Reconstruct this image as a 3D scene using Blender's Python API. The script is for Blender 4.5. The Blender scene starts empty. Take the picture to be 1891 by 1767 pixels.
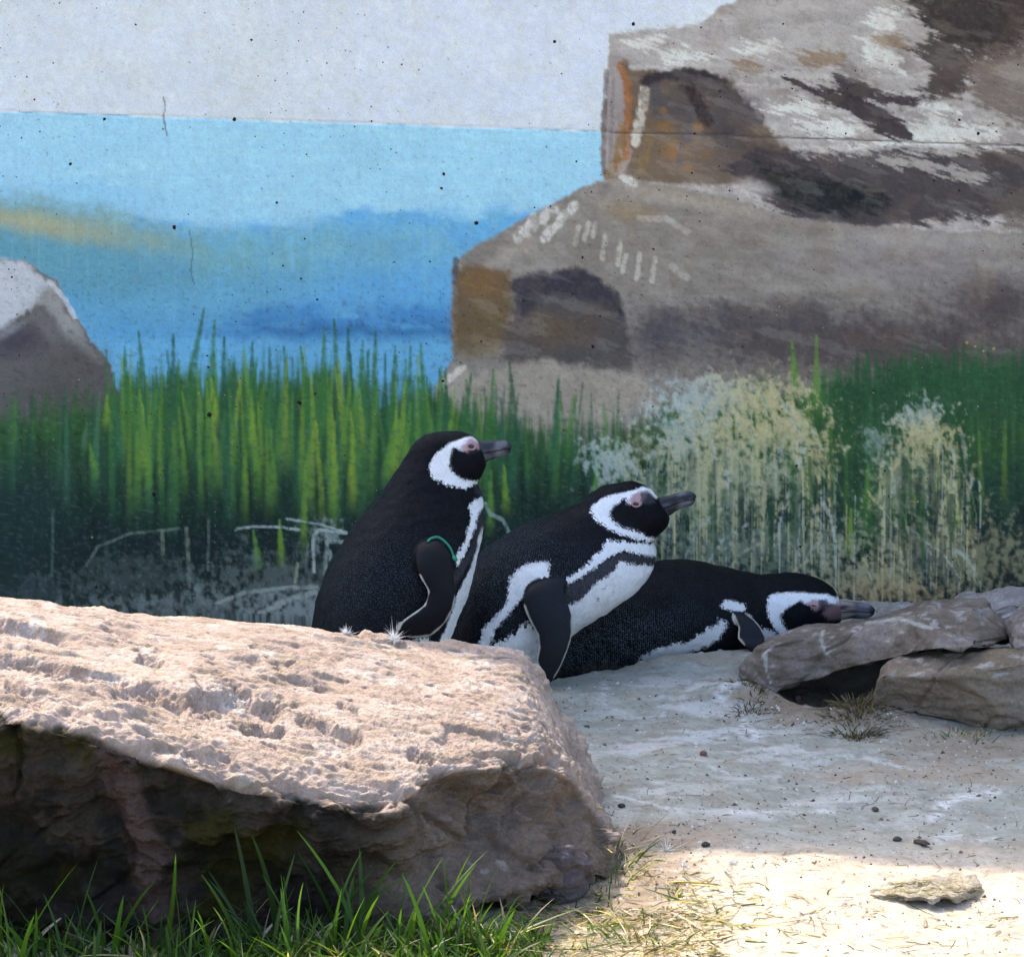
import bpy, math, random
import numpy as np
from mathutils import Vector
from mathutils.bvhtree import BVHTree

random.seed(7)
rng = np.random.default_rng(11)
scene = bpy.context.scene
col = scene.collection

# ------------------------------------------------------------------ camera
F_PX, CX, CY = 7800.0, 945.5, 883.5
CAM = np.array([0.0, -6.0, 1.23])
PITCH = math.radians(9.0)
cam_d = bpy.data.cameras.new('camera')
cam_d.sensor_width = 36.0
cam_d.lens = 36.0 * F_PX / 1891.0
cam_d.clip_start = 0.1
cam_d.clip_end = 2000.0
cam = bpy.data.objects.new('camera', cam_d)
cam.location = CAM
cam.rotation_euler = (math.pi / 2 - PITCH, 0, 0)
col.objects.link(cam)
scene.camera = cam

# ------------------------------------------------------------------ light
SUN_EL, SUN_AZ = math.radians(48.0), math.radians(30.0)       # sun stands behind the wall, to the left
SUN = np.array([-math.sin(SUN_AZ) * math.cos(SUN_EL), math.cos(SUN_AZ) * math.cos(SUN_EL), math.sin(SUN_EL)])
world = bpy.data.worlds.new('World')
scene.world = world
world.use_nodes = True
wn = world.node_tree.nodes
sky = wn.new('ShaderNodeTexSky')
sky.sky_type = 'NISHITA'
sky.sun_disc = False
sky.sun_elevation = SUN_EL
sky.sun_rotation = -SUN_AZ
sky.air_density = 0.85
sky.dust_density = 3.5
wn['Background'].inputs['Strength'].default_value = 0.15
world.node_tree.links.new(sky.outputs[0], wn['Background'].inputs['Color'])
sd = bpy.data.lights.new('sun', 'SUN')
sd.energy = 2.0
sd.angle = math.radians(0.53)
sd.color = (1.0, 0.90, 0.76)
sun = bpy.data.objects.new('sun', sd)
sun.rotation_euler = Vector(SUN).to_track_quat('Z', 'Y').to_euler()
sun.location = (-3, 6, 7)
col.objects.link(sun)
scene.view_settings.view_transform = 'Standard'
scene.view_settings.look = 'None'
scene.view_settings.exposure = 1.85
scene.view_settings.gamma = 1.0

# ------------------------------------------------------------------ pixel <-> place
cp, sp = math.cos(PITCH), math.sin(PITCH)
def px(u, v, Y):
    """the point where the ray through photo pixel (u, v) meets the upright plane at depth Y"""
    dx, dz = (u - CX) / F_PX, -(v - CY) / F_PX
    d = np.array([dx, cp + dz * sp, -sp + dz * cp])
    return CAM + d * ((Y - CAM[1]) / d[1])
def proj(P):
    q = np.asarray(P) - CAM
    f = q[..., 1] * cp - q[..., 2] * sp
    r = q[..., 1] * sp + q[..., 2] * cp
    return np.stack([CX + F_PX * q[..., 0] / f, CY - F_PX * r / f], -1)
def ray_dir(u, v):
    dx, dz = (u - CX) / F_PX, -(v - CY) / F_PX
    return Vector((dx, cp + dz * sp, -sp + dz * cp)).normalized()

# ------------------------------------------------------------------ helpers
def lin(r, g=None, b=None):
    c = np.array(r if g is None else (r, g, b), float) / 255.0
    return np.where(c <= 0.04045, c / 12.92, ((c + 0.055) / 1.055) ** 2.4)
def sstep(a, b, x):
    t = np.clip((x - a) / (b - a + 1e-12), 0, 1)
    return t * t * (3 - 2 * t)
_perm = np.random.default_rng(3).permutation(256)
_perm = np.concatenate([_perm, _perm, _perm])
_g3 = np.random.default_rng(4).normal(size=(256, 3)); _g3 /= np.linalg.norm(_g3, axis=1)[:, None]
_ga = np.random.default_rng(5).uniform(0, 2 * np.pi, 256); _g2 = np.stack([np.cos(_ga), np.sin(_ga)], 1)
def pn2(x, y, seed=0):
    x = x + seed * 17.31; y = y + seed * 9.77
    xi, yi = np.floor(x).astype(int), np.floor(y).astype(int)
    xf, yf = x - xi, y - yi
    ux, uy = xf * xf * xf * (xf * (xf * 6 - 15) + 10), yf * yf * yf * (yf * (yf * 6 - 15) + 10)
    def g(i, j):
        h = _perm[_perm[(xi + i) & 255] + ((yi + j) & 255)]
        v = _g2[h]
        return v[..., 0] * (xf - i) + v[..., 1] * (yf - j)
    a = g(0, 0) * (1 - ux) + g(1, 0) * ux
    b = g(0, 1) * (1 - ux) + g(1, 1) * ux
    return (a * (1 - uy) + b * uy) * 1.5
def fb2(x, y, seed=0, oct=4, gain=0.5):
    s, a, f = 0, 1.0, 1.0
    for o in range(oct):
        s = s + a * pn2(x * f, y * f, seed + o * 3.1); a *= gain; f *= 2.03
    return s
def pn3(P, seed=0):
    P = P + seed * np.array([13.7, 7.1, 3.3])
    I = np.floor(P).astype(int); Fr = P - I
    W = Fr * Fr * Fr * (Fr * (Fr * 6 - 15) + 10)
    I = I & 255
    out = 0
    for i in (0, 1):
        for j in (0, 1):
            for k in (0, 1):
                h = _perm[_perm[_perm[(I[:, 0] + i) & 255] + ((I[:, 1] + j) & 255)] + ((I[:, 2] + k) & 255)]
                v = _g3[h]
                d = v[:, 0] * (Fr[:, 0] - i) + v[:, 1] * (Fr[:, 1] - j) + v[:, 2] * (Fr[:, 2] - k)
                w = (W[:, 0] if i else 1 - W[:, 0]) * (W[:, 1] if j else 1 - W[:, 1]) * (W[:, 2] if k else 1 - W[:, 2])
                out = out + d * w
    return out * 1.4
def fb3(P, seed=0, oct=4, gain=0.5):
    s, a, f = 0, 1.0, 1.0
    for o in range(oct):
        s = s + a * pn3(P * f, seed + o * 2.3); a *= gain; f *= 2.07
    return s

def mesh_from(name, V, Fs):
    """fast mesh from an (n,3) array and an (m,3|4) face array"""
    me = bpy.data.meshes.new(name)
    V = np.asarray(V, np.float32); Fs = np.asarray(Fs, np.int32)
    n, k = Fs.shape
    me.vertices.add(len(V)); me.vertices.foreach_set('co', V.ravel())
    me.loops.add(n * k); me.loops.foreach_set('vertex_index', Fs.ravel())
    me.polygons.add(n)
    me.polygons.foreach_set('loop_start', np.arange(0, n * k, k, dtype=np.int32))
    me.polygons.foreach_set('loop_total', np.full(n, k, np.int32))
    me.update(calc_edges=True)
    me.validate()
    return me
def smooth(me, on=True):
    me.polygons.foreach_set('use_smooth', np.full(len(me.polygons), on)); me.update()
def set_col(me, C, name='col'):
    a = me.color_attributes.new(name, 'FLOAT_COLOR', 'POINT')
    C = np.clip(np.asarray(C, np.float32), 0, 1)
    a.data.foreach_set('color', np.concatenate([C, np.ones((len(C), 1), np.float32)], 1).ravel())
def set_val(me, v, name):
    a = me.attributes.new(name, 'FLOAT', 'POINT')
    a.data.foreach_set('value', np.asarray(v, np.float32))
def obj(name, me, mat, parent=None):
    o = bpy.data.objects.new(name, me)
    if mat is not None: me.materials.append(mat)
    col.objects.link(o)
    if parent is not None: o.parent = parent
    return o
def empty(name, loc):
    o = bpy.data.objects.new(name, None); o.location = loc; o.empty_display_size = 0.05
    col.objects.link(o); return o
def tag(o, label=None, cat=None, group=None, kind=None):
    if cat and not kind: kind = 'thing'
    for k, v in (('label', label), ('category', cat), ('group', group), ('kind', kind)):
        if v: o[k] = v
    return o
def under(o, parent):
    """parent o to an empty, keeping o where it stands"""
    o.parent = parent
    o.location = tuple(np.array(o.location) - np.array(parent.location))
    return o
def grid_faces(nu, nv, closed_v=False):
    i = np.arange(nu - 1)[:, None]; j = np.arange(nv if closed_v else nv - 1)[None, :]
    a = i * nv + j; b = i * nv + (j + 1) % nv; c = (i + 1) * nv + (j + 1) % nv; d = (i + 1) * nv + j
    return np.stack([a, d, c, b], -1).reshape(-1, 4)
def crom(A, t):
    """Catmull-Rom through rows of A at parameter t (0..len-1)"""
    n = len(A)
    i = np.clip(np.floor(t).astype(int), 0, n - 2); f = t - i
    sh = (len(t),) + (1,) * (A.ndim - 1); f = f.reshape(sh)
    p0, p1, p2, p3 = A[np.clip(i - 1, 0, n - 1)], A[i], A[i + 1], A[np.clip(i + 2, 0, n - 1)]
    return 0.5 * ((2 * p1) + (p2 - p0) * f + (2 * p0 - 5 * p1 + 4 * p2 - p3) * f * f + (3 * p1 - p0 - 3 * p2 + p3) * f ** 3)
def grid_normals(G, closed_v=False):
    du = np.gradient(G, axis=0)
    if closed_v: dv = (np.roll(G, -1, 1) - np.roll(G, 1, 1)) * 0.5
    else: dv = np.gradient(G, axis=1)
    n = np.cross(du, dv)
    return n / (np.linalg.norm(n, axis=-1, keepdims=True) + 1e-12)
def poly_sd(U, V, poly):
    """signed distance to a polygon, negative inside"""
    poly = np.asarray(poly, float)
    d = np.full(U.shape, 1e18); ins = np.zeros(U.shape, bool)
    n = len(poly)
    for i in range(n):
        ax, ay = poly[i]; bx, by = poly[(i + 1) % n]
        ex, ey = bx - ax, by - ay
        wx, wy = U - ax, V - ay
        h = np.clip((wx * ex + wy * ey) / (ex * ex + ey * ey + 1e-9), 0, 1)
        d = np.minimum(d, (wx - ex * h) ** 2 + (wy - ey * h) ** 2)
        cnd = (ay > V) != (by > V)
        with np.errstate(divide='ignore', invalid='ignore'):
            xi = ax + (V - ay) * ex / (ey if abs(ey) > 1e-9 else 1e-9)
        ins ^= cnd & (U < xi)
    d = np.sqrt(d)
    return np.where(ins, -d, d)

# ------------------------------------------------------------------ materials
def new_mat(name):
    m = bpy.data.materials.new(name); m.use_nodes = True
    nt = m.node_tree; return m, nt, nt.nodes['Principled BSDF']
def attr_mat(name, rough=0.85, spec=0.3, noise=(), bump=(), rough_attr=None, sheen=0.0):
    """colour comes from the mesh's own colour attribute, broken up by procedural noise
    noise: (scale, lo, hi)...   bump: (scale, strength, distance, detail)..."""
    m, nt, b = new_mat(name)
    N, L = nt.nodes, nt.links
    at = N.new('ShaderNodeAttribute'); at.attribute_name = 'col'
    cur = at.outputs['Color']
    tc = N.new('ShaderNodeTexCoord')
    for sc, lo, hi in noise:
        t = N.new('ShaderNodeTexNoise'); t.inputs['Scale'].default_value = sc
        t.inputs['Detail'].default_value = 6; t.inputs['Roughness'].default_value = 0.65
        L.new(tc.outputs['Object'], t.inputs['Vector'])
        r = N.new('ShaderNodeMapRange')
        r.inputs[1].default_value = 0.3; r.inputs[2].default_value = 0.7
        r.inputs[3].default_value = lo; r.inputs[4].default_value = hi
        L.new(t.outputs['Fac'], r.inputs[0])
        mx = N.new('ShaderNodeVectorMath'); mx.operation = 'SCALE'
        L.new(cur, mx.inputs[0]); L.new(r.outputs[0], mx.inputs['Scale'])
        cur = mx.outputs[0]
    L.new(cur, b.inputs['Base Color'])
    b.inputs['Roughness'].default_value = rough
    b.inputs['Specular IOR Level'].default_value = spec
    if sheen:
        b.inputs['Sheen Weight'].default_value = sheen
    if rough_attr:
        a2 = N.new('ShaderNodeAttribute'); a2.attribute_name = rough_attr
        L.new(a2.outputs['Fac'], b.inputs['Roughness'])
    prev = None
    for sc, st, dist, det in bump:
        t = N.new('ShaderNodeTexNoise'); t.inputs['Scale'].default_value = sc
        t.inputs['Detail'].default_value = det; t.inputs['Roughness'].default_value = 0.6
        L.new(tc.outputs['Object'], t.inputs['Vector'])
        bp = N.new('ShaderNodeBump'); bp.inputs['Strength'].default_value = st
        bp.inputs['Distance'].default_value = dist
        L.new(t.outputs['Fac'], bp.inputs['Height'])
        if prev: L.new(prev, bp.inputs['Normal'])
        prev = bp.outputs[0]
    if prev: L.new(prev, b.inputs['Normal'])
    return m
def plain_mat(name, c, rough=0.6, spec=0.4, var=0.25, scale=60):
    m, nt, b = new_mat(name)
    N, L = nt.nodes, nt.links
    tc = N.new('ShaderNodeTexCoord'); t = N.new('ShaderNodeTexNoise')
    t.inputs['Scale'].default_value = scale; t.inputs['Detail'].default_value = 5
    L.new(tc.outputs['Object'], t.inputs['Vector'])
    cr = N.new('ShaderNodeValToRGB')
    cr.color_ramp.elements[0].position = 0.3; cr.color_ramp.elements[1].position = 0.7
    cr.color_ramp.elements[0].color = (*[x * (1 - var) for x in c], 1)
    cr.color_ramp.elements[1].color = (*[min(1, x * (1 + var)) for x in c], 1)
    L.new(t.outputs['Fac'], cr.inputs[0]); L.new(cr.outputs[0], b.inputs['Base Color'])
    b.inputs['Roughness'].default_value = rough; b.inputs['Specular IOR Level'].default_value = spec
    return m
def leaf_mat(name, trans=0.45):
    m, nt, b = new_mat(name)
    N, L = nt.nodes, nt.links
    at = N.new('ShaderNodeAttribute'); at.attribute_name = 'col'
    L.new(at.outputs['Color'], b.inputs['Base Color'])
    b.inputs['Roughness'].default_value = 0.45; b.inputs['Specular IOR Level'].default_value = 0.35
    tr = N.new('ShaderNodeBsdfTranslucent')
    mul = N.new('ShaderNodeVectorMath'); mul.operation = 'MULTIPLY'; mul.inputs[1].default_value = (1.4, 1.5, 0.6)
    L.new(at.outputs['Color'], mul.inputs[0]); L.new(mul.outputs[0], tr.inputs['Color'])
    mx = N.new('ShaderNodeMixShader'); mx.inputs[0].default_value = trans
    L.new(b.outputs[0], mx.inputs[1]); L.new(tr.outputs[0], mx.inputs[2])
    L.new(mx.outputs[0], N['Material Output'].inputs['Surface'])
    return m

M_WALL = attr_mat('painted_plaster', 0.8, 0.25, noise=((9, .93, 1.06), (60, .93, 1.07), (330, .89, 1.08)),
                  bump=((600, .5, .0014, 5), (120, .4, .003, 3)))
M_GROUND = attr_mat('dusty_ground', 0.95, 0.1, noise=((14, .90, 1.08), (160, .88, 1.1)),
                    bump=((260, .35, .003, 6), (45, .3, .006, 4)))
M_BOULDER = attr_mat('sandstone', 0.92, 0.15, noise=((30, .86, 1.12), (220, .78, 1.18)),
                     bump=((420, .9, .0035, 8), (90, .6, .006, 6)))
M_ROCK = attr_mat('brown_rock', 0.85, 0.25, noise=((25, .8, 1.15), (200, .78, 1.2)),
                  bump=((300, .5, .0025, 6), (70, .35, .006, 4)))
M_PENGUIN = attr_mat('plumage', 0.6, 0.14, noise=((300, .85, 1.15),), bump=((520, .3, .0012, 3),), rough_attr='rough')
M_FEATHER = attr_mat('feather_vane', 0.6, 0.08)
M_GRASS = leaf_mat('grass_blade')
M_STRAW = leaf_mat('straw', 0.25)
M_DOWN = attr_mat('down', 0.9, 0.05)
M_DIRT = attr_mat('dirt', 0.95, 0.1, noise=((400, .7, 1.2),))

# ================================================================== THE SETTING
# ------------------------------------------------------------------ ground
YAW = math.radians(10.0)                 # the wall's right end stands a little nearer
W0 = np.array([0.0, 0.55, 0.0]); WD = np.array([math.cos(YAW), -math.sin(YAW), 0.0]); WN = np.array([-math.sin(YAW), -math.cos(YAW), 0.0])
def ground_z(x, y, fine=True):
    x = np.asarray(x, float); y = np.asarray(y, float)
    z = 0.045 * np.clip(y, -3.0, 0.6)
    yc = np.interp(x, [-9, -0.10, 0.02, 0.06, 0.22, 0.33, 0.5], [-0.32, -0.30, -0.12, -0.05, 0.05, 0.10, 0.12])
    depth = np.interp(x, [-9, -0.02, 0.08, 0.36, 0.5, 9], [0.04, 0.045, 0.062, 0.055, 0.0, 0.0])
    z = z - depth * sstep(0.0, 0.16, y - yc)
    z = z - 0.10 * sstep(-0.02, -0.12, x) * sstep(0.10, 0.32, y) * sstep(3.0, 1.0, y) * sstep(-3.0, -1.5, x)
    near = np.exp(-((x * 0.25) ** 2 + ((y + 0.5) * 0.25) ** 2))
    z = z + near * (0.007 * fb2(x * 4.2, y * 4.2, 2, 3) + 0.010 * pn2(x * 2 + 1, y * 2, 8))
    z = z - 0.045 * np.exp(-(((x - .46) / .095) ** 2 + ((y + .04) / .12) ** 2) ** 2)
    z = z + 0.022 * np.exp(-(((x - .48) / .07) ** 2 + ((y + .27) / .05) ** 2)) + 0.012 * np.exp(-(((x - .32) / .05) ** 2 + ((y + .15) / .04) ** 2))
    if fine:
        z = z + near * (0.0015 * fb2(x * 22, y * 24, 5, 4, .5) + .004 * fb2(x * 9, y * 9, 6, 2))
        lump = np.clip(pn2(x * 75, y * 75, 21) - .38, 0, 1)
        z = z + near * 0.008 * lump
    return z
def axis(lo, hi, step, far, grow=1.22):
    mid = list(np.arange(lo, hi + step / 2, step))
    a, s = [], step
    p = lo
    while p > -far: s *= grow; p -= s; a.append(p)
    b, s, p = [], step, hi
    while p < far: s *= grow; p += s; b.append(p)
    return np.array(a[::-1] + mid + b)
gx = axis(-0.12, 0.86, 0.0036, 250); gy = axis(-1.52, 0.12, 0.0045, 250)
GX, GY = np.meshgrid(gx, gy, indexing='ij')
GZ = ground_z(GX, GY)
GP = np.stack([GX, GY, GZ], -1).reshape(-1, 3)
me = mesh_from('ground', GP, grid_faces(len(gx), len(gy))[:, ::-1]); smooth(me)
uv = proj(GP); x, y = GP[:, 0], GP[:, 1]
U, V = np.clip(uv[:, 0], -4000, 6000), np.clip(uv[:, 1], -4000, 6000)
bad = GP[:, 1] < -5.0
U[bad] = 3000; V[bad] = 3000
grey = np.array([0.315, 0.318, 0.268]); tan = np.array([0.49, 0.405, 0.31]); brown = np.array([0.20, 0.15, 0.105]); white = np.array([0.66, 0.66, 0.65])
fineg0 = fb2(x * 90, y * 90, 43, 3)
n1 = fb2(x * 7, y * 10, 31, 4); n2 = fb2(x * 30, y * 45, 33, 4); n3 = fb2(x * 8 + y * 3, y * 14 - x * 2.5, 35, 4)
n4 = fb2(x * 16, y * 20, 37, 4, .65)
C = grey[None] * (1 + 0.12 * n1 + 0.09 * n2)[:, None]
m = (sstep(.1, .6, n4 + .4 * n1) * .35)[:, None]; C = C * (1 - m) + (brown * 1.35)[None] * m
m = (sstep(.05, .6, -n4 + .3 * n2) * .12)[:, None]; C = C * (1 - m) + (white * .9)[None] * m
k = sstep(-0.82, -1.02, y + .05 * n1)[:, None]; C = C * (1 - k) + (tan[None] * (1 + .14 * n2 + .1 * n1)[:, None]) * k  # sunlit strip painted warmer and paler than the shaded grey
def gblob(u, v, ru, rv, c, amt, edge=.6, nz=.55):
    global C
    d = np.sqrt(((U - u) / ru) ** 2 + ((V - v) / rv) ** 2) + nz * n2 * .5 + nz * n1 * .4
    m = (amt * sstep(1.0 + edge / 2, 1.0 - edge, d))[:, None]
    C = C * (1 - m) + np.asarray(c)[None] * m
# brown loose earth by the stacked stones and round the boulder's foot
gblob(1560, 1310, 190, 42, brown, .75); gblob(1800, 1370, 190, 40, brown * 1.25, .6); gblob(1420, 1290, 90, 30, brown * 1.2, .6)
gblob(1180, 1600, 110, 75, brown * 1.1, .75); gblob(1060, 1680, 200, 60, brown * 1.2, .7); gblob(1230, 1535, 150, 28, brown * 1.5, .5)
gblob(1700, 1430, 240, 26, brown * 1.7, .5); gblob(1100, 1250, 130, 26, grey * .8, .5)
gblob(700, 1760, 420, 130, brown * .8, .8)
# pale droppings smeared over the ground
st = sstep(.0, .45, n3 + .45 * n2 + .25 * n4)
for a in ((1270, 1330, 190, 80, .75), (1420, 1390, 200, 60, .6), (1150, 1420, 130, 80, .6), (1380, 1480, 260, 50, .5), (1650, 1500, 280, 60, .35), (1270, 1255, 120, 35, .5)):
    d = np.sqrt(((U - a[0]) / a[2]) ** 2 + ((V - a[1]) / a[3]) ** 2)
    m = (.55 * a[4] * st * sstep(1.25, .3, d))[:, None]; C = C * (1 - m) + white[None] * m
def gline(pts, w, c, amt):
    global C
    d = np.full(len(U), 1e9)
    for (ax, ay), (bx, by) in zip(pts[:-1], pts[1:]):
        ex, ey = bx - ax, (by - ay) * 1.6
        h = np.clip(((U - ax) * ex + (V - ay) * 1.6 * ey) / (ex * ex + ey * ey), 0, 1)
        d = np.minimum(d, np.hypot(U - ax - ex * h, (V - ay) * 1.6 - ey * h))
    m = (amt * sstep(w * 1.7, w * .2, d + w * (1.6 * n2 + .9 * n1) + w * .5 * fineg0) * sstep(-.55, .15, n2 + .5 * fineg0))[:, None]
    C = C * (1 - m) + np.asarray(c)[None] * m
gline([(1722, 1512), (1736, 1490), (1760, 1474), (1800, 1468), (1838, 1462)], 10, white, .85)
gline([(1735, 1545), (1765, 1540)], 12, white, .7); gline([(1365, 1315), (1380, 1350), (1400, 1365)], 12, white, .8)
gline([(1330, 1290), (1345, 1262), (1372, 1252)], 9, white, .8); gline([(1255, 1400), (1300, 1405), (1340, 1430)], 6, white, .6)
gline([(1140, 1470), (1250, 1495), (1400, 1500), (1540, 1498)], 6, white, .6); gline([(1470, 1385), (1600, 1400), (1700, 1425)], 6, white, .5)
gline([(1800, 1552), (1850, 1545)], 4, white, .6); gline([(1120, 1262), (1110, 1300)], 7, white, .5)
lawn = np.maximum(sstep(-1.50, -1.75, y + .12 * n1) * sstep(-2.6, -2.2, y), sstep(3.0, 4.0, np.abs(x)))[:, None]; C = C * (1 - lawn) + np.array([.060, .085, .030])[None] * lawn  # unseen lawn strip added to cut bounce; pale ground beyond gives fill
fineg = fb2(x * 150, y * 120, 41, 3)
C = C * (1 - .25 * sstep(.30, .75, fineg))[:, None]
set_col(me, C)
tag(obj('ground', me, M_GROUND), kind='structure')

# ------------------------------------------------------------------ painted wall
g0 = px(1240, 1585, -0.93)                # where the photograph shows the edge of the wall's shadow on the ground
tS = np.dot(W0 - g0, -WN) / np.dot(SUN, -WN)
WALL_H = float(g0[2] + tS * SUN[2])
ws = axis(-0.80, 0.84, 0.0022, 7, 1.3); wz_f = np.arange(-0.04, 1.02, 0.0022)
wz = np.concatenate([[-0.3, -0.2, -0.12, -0.07], wz_f, np.linspace(1.05, WALL_H, 12)])
WS, WZ = np.meshgrid(ws, wz, indexing='ij')
WP = W0 + WS[..., None] * WD + np.array([0, 0, 1.0]) * WZ[..., None]
uv = proj(WP); U, V = uv[..., 0], uv[..., 1]
Uc, Vc = np.clip(U, -900, 2800), np.clip(V, -900, 1500)
img = np.zeros(U.shape + (3,))
NA = fb2(Uc / 60, Vc / 60, 1, 4); NB = fb2(Uc / 14, Vc / 14, 2, 3); NC = fb2(Uc / 190, Vc / 120, 3, 4)
NF = pn2(Uc / 5.5, Vc / 5.5, 4)
NS = fb2(Uc / 9, Vc / 160, 5, 3)            # runs down the wall
NH = fb2(Uc / 150, Vc / 16, 6, 4)           # strokes along it
ND = fb2((Uc * .75 + Vc * .66) / 80, (Vc * .75 - Uc * .66) / 16, 9, 4)
G0 = fb2(Uc / 70, Vc / 50, 83, 4); DB = fb2((Uc * .95 + Vc * .3) / 48, (Vc * .95 - Uc * .3) / 7.5, 87, 4, .6)
def P_(c): return lin(c)
def put(m, c):
    global img
    m = np.clip(m, 0, 1)[..., None]
    img = img * (1 - m) + (np.asarray(c) if np.ndim(c) == 3 else P_(c)) * m
def blob(u, v, ru, rv, c, amt=1.0, edge=.8, rot=0, nz=.35, tex=None):
    a = math.radians(rot); du, dv = Uc - u, Vc - v
    p, q = (du * math.cos(a) + dv * math.sin(a)) / ru, (-du * math.sin(a) + dv * math.cos(a)) / rv
    d = np.hypot(p, q) + nz * (NA * .6 + NB * .5)
    m = amt * sstep(1 + edge * .5, 1 - edge, d)
    if tex is not None: m = m * tex
    put(m, c)
def shape(poly, c, amt=1.0, edge=5, jit=6, tex=None, db=0):
    poly = np.asarray(poly, float); mg = 60
    i = np.where((U[:, 300] > poly[:, 0].min() - mg) & (U[:, 300] < poly[:, 0].max() + mg))[0]
    j = np.where((V[400] > poly[:, 1].min() - mg) & (V[400] < poly[:, 1].max() + mg))[0]
    if len(i) < 2 or len(j) < 2: return np.zeros(U.shape)
    sl = (slice(i[0], i[-1] + 1), slice(j[0], j[-1] + 1))
    d = np.full(U.shape, 1e3)
    d[sl] = poly_sd(Uc[sl], Vc[sl], poly) + db * DB[sl]
    d = d + jit * (NB * .5 + NA * .8) + jit * .10 * NF
    m = amt * sstep(edge, -edge, d)
    if tex is not None: m = m * tex
    put(m, c); return m
def stroke(pts, w, c, amt=1.0, dry=.3, tip=None, soft=0):
    """a brush stroke along a polyline; w may taper towards tip"""
    global img
    us = [p[0] for p in pts]; vs = [p[1] for p in pts]
    mg = w * 2 + 8
    uu, vv = U[:, 200], None
    i = np.where((U[:, 300] > min(us) - mg) & (U[:, 300] < max(us) + mg))[0]
    j = np.where((V[400] > min(vs) - mg) & (V[400] < max(vs) + mg))[0]
    if len(i) < 2 or len(j) < 2: return
    sl = (slice(i[0], i[-1] + 1), slice(j[0], j[-1] + 1))
    uu, vv = U[sl], V[sl]
    d = np.full(uu.shape, 1e9); n = len(pts) - 1
    for q in range(n):
        (ax, ay), (bx, by) = pts[q], pts[q + 1]
        ex, ey = bx - ax, by - ay
        h = np.clip(((uu - ax) * ex + (vv - ay) * ey) / (ex * ex + ey * ey + 1e-9), 0, 1)
        ww = w if tip is None else w + (tip - w) * (q + h) / n
        d = np.minimum(d, np.hypot(uu - ax - ex * h, vv - ay - ey * h) / ww)
    if soft:                                   # a reed: soft flanks, fading into the dark at its foot
        m = amt * sstep(1.5, .2, d + .22 * NB[sl]) * (1 - dry * sstep(-.1, .5, NB[sl])) * sstep(pts[0][1] + 4, pts[0][1] - .45 * (pts[0][1] - pts[-1][1]), vv)
        img[sl] = img[sl] * (1 - m[..., None]) + P_(c) * m[..., None]; return
    m = amt * sstep(1.25, .55, d + .30 * NB[sl] + .10 * NF[sl]) * (1 - dry * sstep(-.1, .5, NB[sl] + NS[sl] * .5))
    img[sl] = img[sl] * (1 - m[..., None]) + P_(c) * m[..., None]

# --- sky and sea of the mural
hz = 206 + Uc * 0.0335
img[:] = P_((236, 238, 236))
put(sstep(-.3, .5, NC) * .5, (222, 226, 227)); put(sstep(500, 1000, Uc) * sstep(420, 0, Vc) * .6, (243, 245, 243)); put(sstep(.1, .6, NS) * .25, (216, 219, 219)); put(sstep(0, .5, G0) * .2, (214, 214, 208))
sea = sstep(-2.5, 2.5, Vc - hz + 3 * NA + 1.2 * NF)
put(sea, (158, 209, 236))
NM = fb2(Uc / 120, Vc / 34, 91, 4, .55); NT = fb2(Uc / 55, Vc / 45, 92, 4, .6)
put(sea * sstep(.0, .5, NH) * .30, (176, 221, 238)); put(sea * sstep(150, -60, Uc) * .30, (160, 196, 214))
put(sea * sstep(325, 365, Vc + 25 * NA) * sstep(460, 120, Uc) * .40, (122, 184, 214))
lo = sstep(372, 410, Vc - sstep(760, 420, Uc) * 30 + 14 * NA + 10 * NM)
put(lo * sea * .95, (104, 176, 216))
put(lo * sstep(-.1, .4, NM) * .55, (92, 164, 214)); put(lo * sstep(.0, .5, NT) * .45, (116, 180, 204)); put(lo * sstep(.0, -.5, NT) * .35, (84, 158, 214))
put(sstep(430, 520, Vc) * sstep(840, 500, Uc + 60 * NA) * .45, (100, 162, 184))
put(sstep(470, 560, Vc + 24 * NA + 20 * NM) * .55, (82, 154, 204)); put(sstep(545, 585, Vc + 18 * NA) * sstep(300, 480, Uc) * .75 * sstep(-.6, .2, NM + .3), (56, 124, 182))
put(sstep(585, 610, Vc + 12 * NA) * sstep(430, 520, Uc) * .5, (44, 104, 152)); put(sstep(610, 642, Vc + 8 * NA) * .8, (106, 176, 214))
blob(60, 470, 440, 100, (96, 152, 160), .8, 1.1, 6); blob(40, 402, 270, 40, (124, 150, 134), .85, 1.0, 8); blob(60, 412, 220, 22, (184, 172, 128), .7, 1.0, 9)
blob(260, 440, 150, 34, (142, 166, 142), .5, 1.1, 12); blob(620, 455, 250, 44, (122, 172, 174), .6, 1.2, 2); blob(300, 520, 230, 44, (96, 156, 178), .7, 1.1, 4); blob(450, 480, 160, 40, (120, 170, 168), .5, 1.2, 6)
blob(330, 560, 190, 30, (104, 170, 200), .6, 1, -4); blob(430, 395, 150, 24, (156, 208, 230), .6, 1.1, 4); blob(700, 520, 150, 40, (92, 164, 210), .5, 1.2, -6)
put(.18 * sea * sstep(.2, .6, NS) * sstep(700, 350, Vc), (160, 192, 190))
stroke([(538, 440), (540, 500)], 5, (126, 192, 226), .35)
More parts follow.
